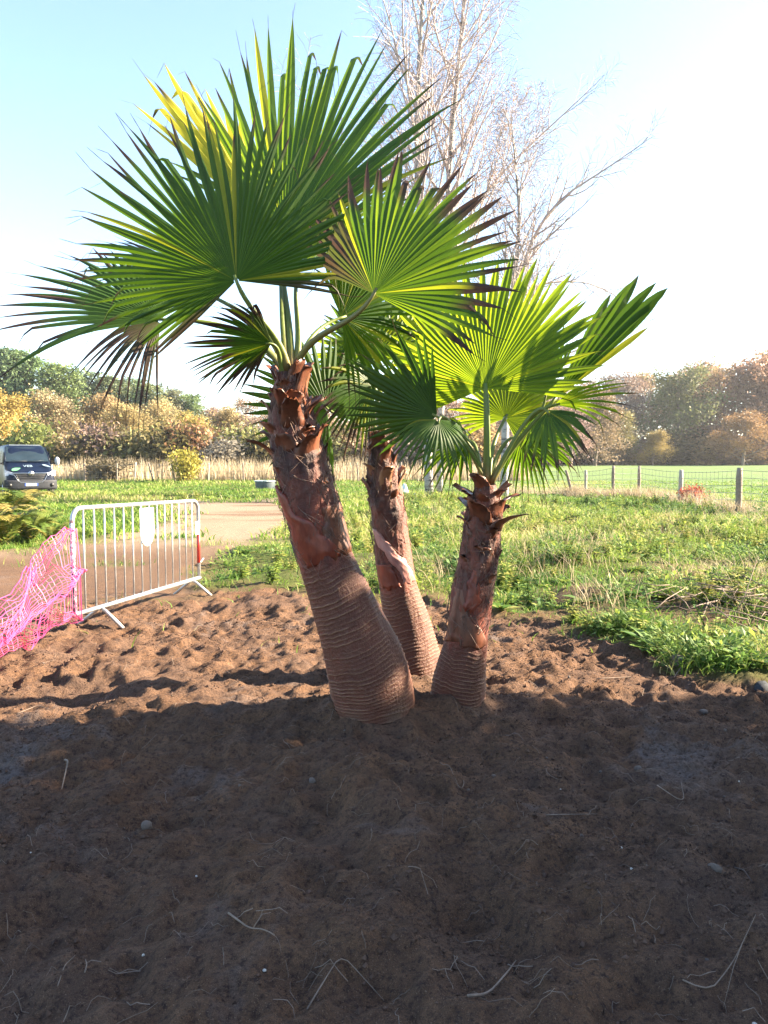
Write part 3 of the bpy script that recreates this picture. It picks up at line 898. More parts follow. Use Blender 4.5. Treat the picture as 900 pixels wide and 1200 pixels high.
# ------------------------------------------------------------------ pink safety net tied to the barrier
rngn = random.Random(5)
A0 = Vector((bl[0], bl[1], 0)) + Vector((math.cos(yaw), math.sin(yaw), 0)) * x0
path2 = [(A0.x, A0.y), (A0.x - .05, A0.y - .35), (-2.78, 5.75), (-2.76, 5.25), (-2.86, 4.75), (-3.05, 4.25), (-3.3, 3.8)]
netp = smooth_path([(x, y, 0) for x, y in path2], 40, 2)
def net_pt(s, v):
    """s along the net 0..1, v 0 (bottom) .. 1 (top)"""
    i = s * 39; k = min(int(i), 38); f = i - k
    q = netp[k] * (1-f) + netp[k+1] * f
    top = 1.0 * (1 - sstep(-.1, .62, s) * .62); bot = .14 * (1 - sstep(.02, .45, s)) + .015
    tie = [.0, .52, 1.0]
    near = min(tie, key=lambda t: abs(t - v))
    g = 1 - float(sstep(0, .20, s))
    vv = v * (1 - g) + (near + (v - near) * .12) * g
    z = bot + (top - bot) * vv
    bow = math.sin(math.pi * v) * (.16 * math.sin(s * 5.0 + .6) + .22 * s) + .12 * math.sin(v * 5 + s * 9) * float(sstep(.1, .5, s))
    z += .025 * math.sin(s * 11 + v * 4) * float(sstep(.08, .4, s)) * v
    x = q[0] + bow + .03 * math.sin(v * 13 + s * 5); y = q[1] + .10 * math.sin(v * 6.0 + s * 3) * float(sstep(.1, .5, s))
    return Vector((x, y, max(z, .0)))
mb = MB()
NV, NS = 32, 56
rows = [[None]*(NV+1) for _ in range(NS+1)]
for i in range(NS+1):
    for j in range(NV+1):
        p = net_pt(i / NS, j / NV)
        p += Vector((rngn.uniform(-1, 1), rngn.uniform(-1, 1), rngn.uniform(-1, 1))) * .005
        rows[i][j] = p
gz = height(np.array([p.x for r in rows for p in r]), np.array([p.y for r in rows for p in r])).reshape(NS+1, NV+1)
for i in range(NS+1):
    for j in range(NV+1):
        rows[i][j].z = max(rows[i][j].z + gz[i, j] * .9, gz[i, j] + .008)
for j in range(NV+1):
    mb.tube([rows[i][j] for i in range(NS+1)], .0036 if j % 4 else .0058, 4, flat=.45)
for i in range(NS+1):
    mb.tube([rows[i][j] for j in range(NV+1)], .0024 if i % 7 else .0045, 4, flat=.45)
net = mb.build('safety_net', M['net'])
tag(net, 'pink plastic mesh netting sagging from the end of the steel barrier', 'netting')

# ------------------------------------------------------------------ the van
van_p = G(37, 582)
van = empty('parked_van', (van_p[0], van_p[1], H(van_p[0], van_p[1])), 0)
van_yaw = math.atan2(-van_p[0], van_p[1]) * -1.0
# local frame: front faces -y, width along x
van.rotation_euler = (0, 0, math.atan2(van_p[0], -van_p[1]) + math.pi + math.radians(7))
tag(van, 'dark blue van with grey bumper and green leaf print parked on the grass', 'van')
def vsec(y, zbot, ztop, wb, wt, n=28):
    """rounded cross-section at y"""
    zm = (zbot + ztop) / 2; hh = (ztop - zbot) / 2; r = []
    for k in range(n):
        a = 2 * math.pi * k / n
        cx, cz = math.cos(a), math.sin(a)
        e = .28
        x = math.copysign(abs(cx) ** e, cx); z = math.copysign(abs(cz) ** e, cz)
        q = (z + 1) / 2
        r.append((x * (wb * (1 - q) + wt * q), y, zm + z * hh))
    return r
secs = [(-.02, .42, .98, .86, .84), (.06, .36, 1.07, .96, .90), (.22, .33, 1.14, 1.0, .93), (.55, .32, 1.30, 1.02, .93), (.86, .32, 1.47, 1.03, .93), (1.10, .32, 1.75, 1.03, .90),
        (1.38, .32, 2.06, 1.03, .86), (1.58, .32, 2.22, 1.03, .84), (2.0, .32, 2.29, 1.03, .85), (3.2, .32, 2.31, 1.03, .86), (4.6, .32, 2.30, 1.03, .86), (5.0, .34, 2.24, 1.01, .84), (5.06, .40, 2.1, .97, .80)]
body = MB().loft([vsec(*q) for q in secs]).build('body', M['van_paint'], van, True)
def ws(t, x):         # point on the windscreen: t 0 bottom .. 1 top
    y = .84 + t * .72; z = 1.49 + t * .68; w = .88 - .10 * t
    return Vector((x * w, y - .030 + .05 * x * x * 1.0, z + .022))
MB().grid([[ws(t, x) for x in np.linspace(-1, 1, 13)] for t in np.linspace(.03, .95, 8)]).build('windscreen', M['glass'], van, True)
for sg in (-1, 1):
    MB().tube([ws(.02, sg * 1.02) + Vector((0, -.005, 0)), ws(.5, sg*1.03), ws(.97, sg * 1.02)], .022, 6).build('windscreen_pillar', M['van_paint'], van, True)
    MB().tube([ws(.05, sg * .05), ws(.07, sg * .45), ws(.12, sg * .75)], .010, 5).build('wiper', M['black_plastic'], van, True)
MB().box((0, 1.75, 2.262), (1.25, .05, .05)).build('roof_strip', M['chrome'], van)
# bumper, grille, plate
bump_rows = []
for z in np.linspace(.34, .74, 6):
    bump_rows.append([Vector((1.01 * x, -.085 + .16 * abs(x) ** 3.5 + (.03 if z < .4 else 0), z)) for x in np.linspace(-1, 1, 17)])
o = MB().grid(bump_rows).build('bumper', M['van_grey'], van, True)
sm = o.modifiers.new('thickness', 'SOLIDIFY'); sm.thickness = .05; sm.offset = 1
def nose(x, z, out=.0):
    return Vector((x, -.115 + .16 * abs(x) ** 3.5 + max(0, z - .80) * .22 - out, z))
gr = [nose(-.60, 1.0), nose(-.3, 1.0), nose(0, 1.0), nose(.3, 1.0), nose(.60, 1.0), nose(.50, .78), nose(.40, .68), nose(0, .68), nose(-.40, .68), nose(-.50, .78)]
grille = MB().prism(gr, (0, .03, 0)).build('grille', M['black_plastic'], van)
for z in (.76, .84, .92):
    w = .44 + (z - .68) * .45
    MB().tube([nose(x, z, .010) for x in np.linspace(-w, w, 9)], .011, 5).build('grille_slat', M['van_grey'], grille, True)
MB().tube([nose(x, 1.035, .012) for x in np.linspace(-.74, .74, 13)], .020, 6).build('chrome_bar', M['chrome'], van, True)
MB().tube([nose(-.78, .98, .012), nose(-.64, .95, .012), nose(-.54, .76, .012), nose(-.42, .645, .014), nose(0, .645, .014), nose(.42, .645, .014), nose(.54, .76, .012), nose(.64, .95, .012), nose(.78, .98, .012)], .014, 6).build('chrome_surround', M['chrome'], van, True)
# diamond emblem on a round chrome boss
em = MB().tube([nose(0, 1.02, .02), nose(0, 1.02, .035)], .115, 20).build('emblem', M['chrome'], van, True)
dm = [nose(0, 1.115, .042), nose(.065, 1.02, .042), nose(0, .925, .042), nose(-.065, 1.02, .042), nose(0, 1.115, .042)]
MB().tube(dm, .014, 5).build('diamond', M['black_plastic'], em)
pt = MB().box(nose(0, .545, .012), (.52, .016, .115)).build('number_plate', M['plate_white'], van)
for sg in (-1, 1):
    MB().box(nose(sg * .238, .545, .022), (.045, .006, .113)).build('blue_band', M['plate_blue'], pt)
    hl = [Vector((sg * x, -.085 + .16 * x ** 3.5 + max(0, z - .80) * .28 - .028, z)) for x, z in ((.62, 1.03), (.80, 1.10), (.97, 1.17), (1.0, 1.10), (.99, .92), (.84, .92), (.68, .98))]
    if sg < 0: hl.reverse()
    MB().prism(hl, (0, .05, 0)).build('headlight', M['lamp_glass'], van)
    fl = MB().tube([(sg * .82, -.035, .53), (sg * .82, -.10, .53)], .075, 12).build('fog_lamp', M['black_plastic'], van, True)
    mr = MB().loft([[(sg * (1.20 + .10 * math.cos(a)), y, 1.55 + .19 * math.sin(a)) for a in np.linspace(0, 2*math.pi, 13)[:-1]] for y in (.86, .90, .98)]).build('door_mirror', M['mirror_white'], van, True)
    MB().box((sg * 1.06, .97, 1.45), (.16, .06, .07)).build('mirror_arm', M['black_plastic'], mr)
    MB().prism([(sg * 1.024, 1.15, 1.40), (sg * 1.024, 2.15, 1.40), (sg * .958, 2.10, 1.98), (sg * .955, 1.55, 1.98)], (sg * .008, 0, 0)).build('side_window', M['glass'], van)
    for wy in (.95, 4.05):
        tz = .335
        wh = empty('wheel', (sg * .90, wy, tz)); wh.parent = van
        MB().tube([(-.115, 0, 0), (-.10, 0, 0), (.10, 0, 0), (.115, 0, 0)], [.30, .335, .335, .30], 24).build('tyre', M['rubber'], wh, True)
        MB().tube([(sg * .10, 0, 0), (sg * .122, 0, 0), (sg * .128, 0, 0)], [.21, .20, .10], 18).build('rim', M['rim'], wh, True)
        MB().tube([(sg * .128, wy, tz + .07), (sg * .13, wy, tz + .07)], .01, 6)
# bonnet prints: leaves and lettering
def bonnet(x, t):     # t 0 front .. 1 cowl
    y = .10 + t * .68; z = 1.105 + t * .36
    return Vector((x, y - .02, z + .030 - .06 * max(0, abs(x) - .55)))
def leaf_shape(cx, ct, L, ang, w):
    pts = []
    for k in range(9):
        q = k / 8; pts.append((q * L, w * math.sin(math.pi * q ** .75)))
    for k in range(7, 0, -1):
        q = k / 8; pts.append((q * L, -w * .7 * math.sin(math.pi * q ** .75)))
    ca, sa = math.cos(ang), math.sin(ang)
    return [bonnet(cx + x * ca - y * sa, ct + (x * sa + y * ca) / .75) for x, y in pts]
MB().prism(leaf_shape(-.72, .02, .42, .55, .13), (0, -.006, .012)).build('leaf_print', M['leaf_print'], van)
MB().prism(leaf_shape(.52, .72, .40, -.55, .07), (0, -.006, .012)).build('leaf_print', M['letter_print'], van)
cu = bpy.data.curves.new('lettering', 'FONT'); cu.body = 'VEB'; cu.size = .22; cu.align_x = 'CENTER'; cu.extrude = .003
to = bpy.data.objects.new('lettering_source', cu); COL.objects.link(to)
bpy.context.view_layer.update()
lm = bpy.data.meshes.new_from_object(to.evaluated_get(bpy.context.evaluated_depsgraph_get()))
bpy.data.objects.remove(to)
lo = link('lettering', lm, M['letter_print'], van)
lo.location = bonnet(-.06, .40) + Vector((0, -.01, .02)); lo.rotation_euler = (math.radians(33), 0, 0)

# ------------------------------------------------------------------ fences
def fence(name, posts, mat_a, mat_b, label, wires, seed, hgt=1.22):
    rng = random.Random(seed)
    b = posts[0]
    root = empty(name, (b[0], b[1], H(b[0], b[1]))); bpy.context.view_layer.update()
    inv = root.matrix_world.inverted()
    tag(root, label, 'fence', 'post and wire fences')
    tops = []
    for i, (x, y, lean, r, h) in enumerate(posts):
        z = H(x, y); pts = []; rad = []
        for k in range(6):
            q = k / 5
            pts.append((x + lean * q * h + rng.uniform(-.01, .01), y + rng.uniform(-.01, .01), z - .15 + (h + .15) * q)); rad.append(r * rng.uniform(.9, 1.08) * (1 if k < 5 else .8))
        o = MB().tube(pts, rad, 9).build('post', mat_a if i % 3 else mat_b, root, True); o.matrix_parent_inverse = inv
        tops.append((Vector(pts[0]) + Vector((0, 0, .15)), Vector(pts[-1])))
    for w in wires:
        mb = MB()
        for (b0, t0), (b1, t1) in zip(tops[:-1], tops[1:]):
            p0 = b0.lerp(t0, w); p1 = b1.lerp(t1, w)
            mb.tube([p0.lerp(p1, q) - Vector((0, .06, .03 * math.sin(math.pi * q))) for q in np.linspace(0, 1, 6)], .0065, 4)
        o = mb.build('wire', M['wire'], root); o.matrix_parent_inverse = inv
    mb = MB()
    for (b0, t0), (b1, t1) in zip(tops[:-1], tops[1:]):
        n = max(2, int((b1 - b0).length / .30))
        for k in range(1, n):
            q = k / n; a_ = b0.lerp(b1, q); c_ = t0.lerp(t1, q)
            mb.tube([a_.lerp(c_, wires[0]) - Vector((0, .06, 0)), a_.lerp(c_, wires[-1]) - Vector((0, .06, 0))], .0045, 3)
    o = mb.build('wire_mesh', M['wire'], root); o.matrix_parent_inverse = inv; o['kind'] = 'stuff'
    return root
fr_posts = []
for (u, v), ln in zip(FENCE_PX, (0, .0, .01, 0, 0, -.30)):
    g = G(u, v); fr_posts.append((g[0], g[1], ln, .085 if u > 790 else .062, 1.30 if u > 700 else 1.1))
g = fr_posts[0]
fr_posts = [(g[0] + 4.6, g[1] - 6.2, 0, .085, 1.3), (g[0] + 2.2, g[1] - 3.0, .0, .085, 1.3)] + fr_posts + [(4.6, 36.5, .04, .06, 1.15)]
fence('field_fence', fr_posts, M['post'], M['post_pale'], 'wire mesh fence on wooden posts along the green field', (.14, .30, .46, .62, .78, .94), 3)
lf = []
for u, v, ln in ((60, 561, .05), (100, 560.5, -.05), (137, 560, .02), (157, 561.5, .12), (180, 562, -.26), (206, 561, -.22), (244, 560, .04), (286, 560, -.05), (330, 560, .06), (372, 560, .0), (420, 560, -.06), (470, 560, .0)):
    d = ray(u, v); Y = 47.0
    p = P(u, v, Y); lf.append((p[0], p[1], ln, .055, 1.2))
fence('meadow_fence', lf, M['post'], M['post_pale'], 'old wire fence with leaning grey posts in front of the dry reeds', (.25, .55, .9), 4)

# ------------------------------------------------------------------ trough, sheet
tp = G(311, 575)
tr_ = empty('water_trough', (tp[0], tp[1], H(tp[0], tp[1]) - .02))
tag(tr_, 'dark grey plastic water trough with a pale rim on the grass', 'trough')
MB().tube([(0, 0, 0), (0, 0, .04), (0, 0, .50), (0, 0, .54)], [.46, .48, .53, .53], 24, cap=True).build('tub', M['trough'], tr_, True)
rim = MB()
ring = [[(math.cos(a) * r, math.sin(a) * r, z) for r, z in ((.535, .54), (.575, .545), (.58, .60), (.50, .60), (.49, .55))] for a in np.linspace(0, 2*math.pi, 25)]
rim.loft(ring, cap=False).build('rim', M['trough_rim'], tr_)
for (u, v, sx, sz, lab) in ((474, 580, .34, .42, 'crumpled pale plastic sheet lying on the grass beside the birch trunks'), (487, 582, .30, .22, 'small white plastic block lying on the grass beside the birch trunks')):
    p = G(u, v); rng = random.Random(int(u)); mb = MB()
    n = 10
    rows_ = []
    for i in range(5):
        q = i / 4
        rows_.append([(sx * (1 - .75 * q ** 1.2) * math.cos(a) * rng.uniform(.85, 1.1) * .6, sx * (1 - .7 * q) * math.sin(a) * .5 * rng.uniform(.8, 1.1), sz * q) for a in np.linspace(0, 2*math.pi, n+1)[:-1]])
    mb.loft(rows_)
    o = mb.build('plastic_sheet' if u < 480 else 'plastic_block', M['bag']); o.location = (p[0], p[1], H(p[0], p[1]) - .02)
    tag(o, lab, 'plastic sheet' if u < 480 else 'plastic block')

# ------------------------------------------------------------------ trees
def rvec(rng):
    while True:
        v = Vector((rng.uniform(-1, 1), rng.uniform(-1, 1), rng.uniform(-1, 1)))
        if .05 < v.length < 1:
            return v.normalized()

def leaf_cards(C, size, rs, tint, aspect=1.7, flat=0.0):
    """many small leaf-shaped faces (a bent diamond of two triangles) at points C"""
    n = len(C)
    u = rs.normal(size=(n, 3)); u[:, 2] *= (1 - flat); u /= np.linalg.norm(u, axis=1)[:, None]
    w = rs.normal(size=(n, 3)); w -= u * (w * u).sum(1)[:, None]; w /= np.linalg.norm(w, axis=1)[:, None]
    s = size * rs.uniform(.6, 1.4, (n, 1))
    a = C - u * s * .5; b = C + u * s * .5; c = C + w * s * .5 / aspect; d = C - w * s * .5 / aspect
    V = np.stack([a, c, b, d], 1).reshape(-1, 3)
    Fq = np.arange(n * 4).reshape(n, 4)
    return V, Fq, np.repeat(tint, 4)

def grow(rng, pts, rad, levels, mb, ends, depth=0, up=.35, droop=0.0, nsub=(7, 6, 5), lens=(.45, .45, .4), sides=(8, 5, 4, 3), ang=(40, 70), start=.25):
    """side branches from a stem given as points and radii"""
    mb[min(depth, len(mb) - 1)].tube(pts, rad, sides[min(depth, len(sides) - 1)], cap=False)
    if depth >= levels:
        ends.append(pts)
        return
    L = sum((pts[i+1] - pts[i]).length for i in range(len(pts) - 1))
    k_n = nsub[min(depth, len(nsub) - 1)]
    az = rng.uniform(0, 6.28)
    for k in range(k_n):
        t = start + (1 - start) * (k + rng.random()) / k_n
        i = t * (len(pts) - 1); j = min(int(i), len(pts) - 2); f = i - j
        p = pts[j].lerp(pts[j+1], f); r = rad[j] * (1-f) + rad[j+1] * f
        T = (pts[j+1] - pts[j]).normalized()
        az += 2.4 + rng.uniform(-.5, .5)
        s = T.orthogonal().normalized(); s = Matrix.Rotation(az, 3, T) @ s
        a = math.radians(rng.uniform(*ang))
        d = (T * math.cos(a) + s * math.sin(a)).normalized()
        l = L * lens[min(depth, len(lens) - 1)] * (1.15 - .75 * t) * rng.uniform(.7, 1.25)
        n = 5 if depth < 2 else 4
        q = [p]; dd = d.copy()
        for m_ in range(n):
            dd = (dd + Vector((0, 0, up if depth < levels - 1 else up - droop)) * (.35) + rvec(rng) * .16).normalized()
            q.append(q[-1] + dd * l / n)
        r0 = min(r * .62, .012 + l * .02)
        grow(rng, q, [max(r0 * (1 - .85 * m_ / n), .0062) for m_ in range(n + 1)], levels, mb, ends, depth + 1, up, droop, nsub, lens, sides, ang, .2)

def tree_proto(seed, h=10.0, spread=1.0, leaves=6000, size=.30, levels=3, clump=.9, bare=.0, bark='bark', low=.05):
    """one broadleaved tree as (wood mesh, crown mesh) with its foot at the origin"""
    rng = random.Random(seed); rs = np.random.RandomState(seed)
    wood = [MB()]; ends = []
    pts = [Vector((0, 0, -.3))]; d = Vector((0, 0, 1))
    for k in range(7):
        d = (d + rvec(rng) * .12 + Vector((0, 0, .1))).normalized(); pts.append(pts[-1] + d * h * .80 / 7)
    grow(rng, pts, [.024 * h * (1 - .86 * k / 7) for k in range(8)], levels, wood, ends, up=.20, nsub=(14, 6, 4), lens=(.50 * spread, .5, .5), ang=(45, 82), start=low)
    E = np.array([list(e[-1]) for e in ends] + [list(e[len(e)//2]) for e in ends])
    k = rs.randint(0, len(E), leaves)
    nrm = rs.normal(size=(leaves, 3)) * np.array([clump, clump, clump * .75]) * .42 * h / 10
    C = E[k] + nrm
    C = C[C[:, 2] > h * .04]
    tint = np.clip(.5 + fbm(C[:, 0] * .5 + C[:, 1] * .3, C[:, 2] * .6, 3, seed) * .5 + rs.uniform(-.25, .25, len(C)), 0, 1)
    V, Fq, T = leaf_cards(C, size, rs, tint)
    return wood[0].mesh('trunk', True), np_mesh('crown', V, Fq, {'tint': T})

def pine_proto(seed, h=14.0, leaves=5200):
    rng = random.Random(seed); rs = np.random.RandomState(seed)
    wood = [MB()]; ends = []
    pts = [Vector((0, 0, -.3))]; d = Vector((0, 0, 1))
    for k in range(8):
        d = (d + rvec(rng) * .05 + Vector((0, 0, .15))).normalized(); pts.append(pts[-1] + d * h * .95 / 8)
    grow(rng, pts, [.020 * h * (1 - .85 * k / 8) for k in range(9)], 2, wood, ends, up=.10, nsub=(26, 6), lens=(.26, .5), ang=(60, 85), start=.35)
    E = np.array([list(e[-1]) for e in ends] + [list(e[2]) for e in ends])
    k = rs.randint(0, len(E), leaves)
    C = E[k] + rs.normal(size=(leaves, 3)) * np.array([.42, .42, .22])
    tint = np.clip(.5 + rs.uniform(-.35, .35, len(C)) + fbm(C[:, 0] * .6, C[:, 2] * .8, 2, seed) * .3, 0, 1)
    V, Fq, T = leaf_cards(C, .42, rs, tint, 2.4)
    return wood[0].mesh('trunk', True), np_mesh('crown', V, Fq, {'tint': T})

PROTO = [tree_proto(100 + k, 10, (.95, 1.05, .9, 1.1)[k], 9000, .23, 3, (1.1, 1.0, 1.2, 1.05)[k]) for k in range(4)]
SPARSE = [tree_proto(120 + k, 10, 1.0, 4200, .20, 3, .9) for k in range(3)]
PINES = [pine_proto(140 + k) for k in range(2)]
for w_, c_ in PROTO + SPARSE:
    w_.materials.append(M['bark']); c_.materials.append(M['tree_leaf'])
for w_, c_ in PINES:
    w_.materials.append(M['pine_bark']); c_.materials.append(M['tree_leaf'])

def plant_tree(kind, u, Y, top_v, color, label, wide=1.0, rot=0.0, name='autumn_tree', group=None, base_h=10.0):
    x = P(u, HOR, Y)[0]; z = H(x, Y)
    h = P(u, top_v, Y)[2] - z
    s = h / (base_h * .95)
    root = empty(name, (x, Y, z), rot); root.scale = (s * wide, s * wide, s)
    w_, c_ = kind
    link('trunk', w_, None, root)
    c = link('crown', c_, None, root); c.color = tuple(color) + (1,)
    tag(root, label, 'tree', group)
    return root

ORA, TAN, YEL, BRN, GRY, OLV, GRN = (.34, .225, .115), (.33, .25, .14), (.35, .29, .085), (.24, .155, .095), (.27, .205, .155), (.17, .17, .06), (.14, .15, .06)
LG, RG = 'autumn trees beyond the reeds', 'trees beyond the green field'
rt = random.Random(77)
left = [(0, PROTO[0], 62, 445, YEL, 'yellow-leaved tree behind the parked van'), (72, PROTO[1], 68, 452, TAN, 'broad tan-leaved tree behind the parked van, overlapped by a yellow one'),
        (112, PROTO[2], 70, 453, ORA, 'orange-brown tree standing beside the van in front of the pines'), (150, PROTO[3], 66, 468, ORA, 'lower orange-brown tree behind the steel barrier'),
        (178, PROTO[0], 72, 462, TAN, 'pale tan tree above the white plate of the barrier'), (205, SPARSE[0], 74, 468, TAN, 'thin-leaved tan tree among fuller autumn trees'),
        (232, PROTO[1], 64, 478, YEL, 'yellow tree standing above the dry reeds'), (258, PROTO[2], 72, 470, TAN, 'tan tree behind the yellow one above the reeds'),
        (292, SPARSE[1], 70, 474, GRY, 'greyish half-bare tree above the plastic trough'), (330, SPARSE[2], 72, 470, BRN, 'brown half-bare tree behind the thick palm trunk'),
        (372, PROTO[3], 74, 476, TAN, 'tan tree seen between the thick palm and the slender one'), (410, SPARSE[0], 70, 486, GRY, 'greyish half-bare tree seen between two palm trunks'),
        (455, PROTO[0], 78, 478, BRN, 'brown tree behind the crown of the slender palm'), (500, SPARSE[1], 76, 480, GRY, 'greyish half-bare tree behind the double birch trunk'),
        (540, SPARSE[2], 80, 476, BRN, 'brown half-bare tree between the birch trunks'), (-45, PROTO[2], 66, 450, TAN, 'tan tree at the end of the row past the van')]
for i, (u, k, Y, tv, colr_, lab) in enumerate(left):
    plant_tree(k, u, Y, tv, [q * rt.uniform(.9, 1.1) for q in colr_], lab, 1.15 if u < 300 else 1.1, rt.uniform(0, 6.28), 'autumn_tree', LG)
for i in range(15):
    u = 262 + i * 31 + rt.uniform(-8, 8); c_ = (GRY, BRN, TAN, GRY, BRN)[i % 5]
    plant_tree(SPARSE[i % 3] if i % 2 else PROTO[i % 4], u, rt.uniform(88, 104), rt.uniform(452, 474), [q * rt.uniform(.9, 1.1) for q in c_],
               ('greyish', 'brown', 'tan', 'greyish', 'brown')[i % 5] + ' tree in the far row seen past the palm trunks', 1.1, rt.uniform(0, 6.28), 'autumn_tree', 'far row of trees past the palms')
PG = (.12, .16, .075)
for i, (u, Y, tv) in enumerate(((-25, 96, 412), (8, 92, 410), (40, 95, 416), (66, 92, 428), (98, 100, 438), (128, 97, 442), (152, 101, 447), (176, 98, 452), (200, 104, 458), (224, 106, 464))):
    plant_tree(PINES[i % 2], u, Y, tv, [q * rt.uniform(.85, 1.15) for q in PG], 'tall green pine rising behind the autumn trees', 1.35, rt.uniform(0, 6.28), 'pine_tree', 'pines behind the autumn trees', 14.0)
right = [(655, PROTO[2], 121, 440, GRY, 'tall greyish tree behind the low brown one at the field edge', 1.2), (706, PROTO[3], 125, 433, GRY, 'tall greyish tree behind the small olive-green one', 1.15), (762, PROTO[0], 127, 428, TAN, 'tall tan tree behind the dark green one', 1.15), (812, PROTO[2], 122, 424, ORA, 'tall orange tree between the dark green and the brown trees', 1.05), (905, PROTO[1], 122, 398, BRN, 'very tall brown tree behind the large orange one', 1.1),
         (600, SPARSE[0], 118, 462, GRY, 'greyish half-bare tree behind the lone birch trunk', 1.1), (642, SPARSE[1], 112, 452, GRY, 'greyish half-bare tree behind the half-opened palm fan', 1.2),
         (690, SPARSE[2], 108, 446, BRN, 'brown half-bare tree above the leaning fence post', 1.1), (722, PROTO[0], 104, 478, OLV, 'small olive-green tree at the far edge of the field', 1.1),
         (735, SPARSE[0], 122, 424, GRY, 'tall pale bare tree behind the small olive-green one', 1.0), (792, PROTO[1], 112, 420, GRN, 'tall dark green tree with pale bare twigs beyond the field', 1.05),
         (826, PROTO[3], 124, 416, BRN, 'tall brown tree behind the dark green one', 1.1), (850, SPARSE[1], 116, 408, ORA, 'tall thin-leaved orange tree beyond the last fence posts', 1.1),
         (884, PROTO[2], 110, 403, BRN, 'tallest brown tree beyond the field, next to the orange one', 1.15), (925, PROTO[0], 114, 400, ORA, 'large orange tree past the tallest brown tree', 1.1),
         (870, PROTO[3], 101, 478, (.27, .19, .085), 'low tawny tree at the field edge under taller brown trees', 1.3), (765, PROTO[2], 103, 500, (.27, .22, .07), 'low yellow bush-like tree at the field edge', 1.3),
         (668, PROTO[1], 104, 492, BRN, 'low brown tree at the field edge under bare ones', 1.2), (965, PROTO[1], 108, 410, BRN, 'large brown tree at the end of the row past the orange one', 1.2)]
for (u, k, Y, tv, colr_, lab, wd) in right:
    plant_tree(k, u, Y, tv, [q * rt.uniform(.9, 1.1) for q in colr_], lab, wd, rt.uniform(0, 6.28), 'field_edge_tree', RG)

# evergreen trees that shade the foreground, standing outside the picture
def evergreen(seed):
    rng = random.Random(seed); rs = np.random.RandomState(seed)
    wood = MB(); n = 16000; h = 10.0
    pts = [Vector((0, 0, -.3))]
    for k in range(6): pts.append(pts[-1] + Vector((rng.uniform(-.1, .1), rng.uniform(-.1, .1), h / 6)))
    wood.tube(pts, [.22 * (1 - .8 * k / 6) for k in range(7)], 8)
    for k in range(40):
        z = rng.uniform(.4, 9); a = rng.uniform(0, 6.28); l = 2.3 * (1 - (z / 10.4) ** 2.2)
        wood.tube([(0, 0, z), (math.cos(a) * l * .5, math.sin(a) * l * .5, z + .3 * l), (math.cos(a) * l, math.sin(a) * l, z + .4 * l)], [.05, .03, .01], 5)
    z = rs.uniform(.0, 1, n) ** .85 * h
    rr = 2.65 * np.sqrt(np.clip(1 - (z / h) ** 3, 0, 1)) * np.sqrt(rs.uniform(.05, 1, n))
    a = rs.uniform(0, 6.283, n)
    rr = rr * (1 + fbm(np.cos(a) * 2 + z * .8, np.sin(a) * 2 + z * .5, 2, seed) * .22)
    C = np.stack([rr * np.cos(a), rr * np.sin(a), z + rs.normal(size=n) * .15], 1)
    V, Fq, T = leaf_cards(C, .34, rs, rs.uniform(0, 1, n))
    return wood.mesh('trunk', True), np_mesh('crown', V, Fq, {'tint': T})
EG = evergreen(5)
EG[0].materials.append(M['bark']); EG[1].materials.append(M['evergreen'])
for i, (x, y, s, h) in enumerate(((9.2, 4.02, .72, .67), (9.6, 1.2, .80, .69), (9.1, -1.5, .85, .68), (9.5, -4.4, .9, .74), (12.2, 2.6, .80, .78), (12.0, -.6, .9, .8), (12.4, -3.8, .9, .85))):
    root = empty('evergreen_tree', (x, y, H(x, y)), i * 1.3); root.scale = (s, s, h * 1.10)
    link('trunk', EG[0], None, root); link('crown', EG[1], None, root)
    tag(root, 'dense dark evergreen tree whose shade falls across the bare soil', 'tree', 'evergreen trees beside the bare soil')

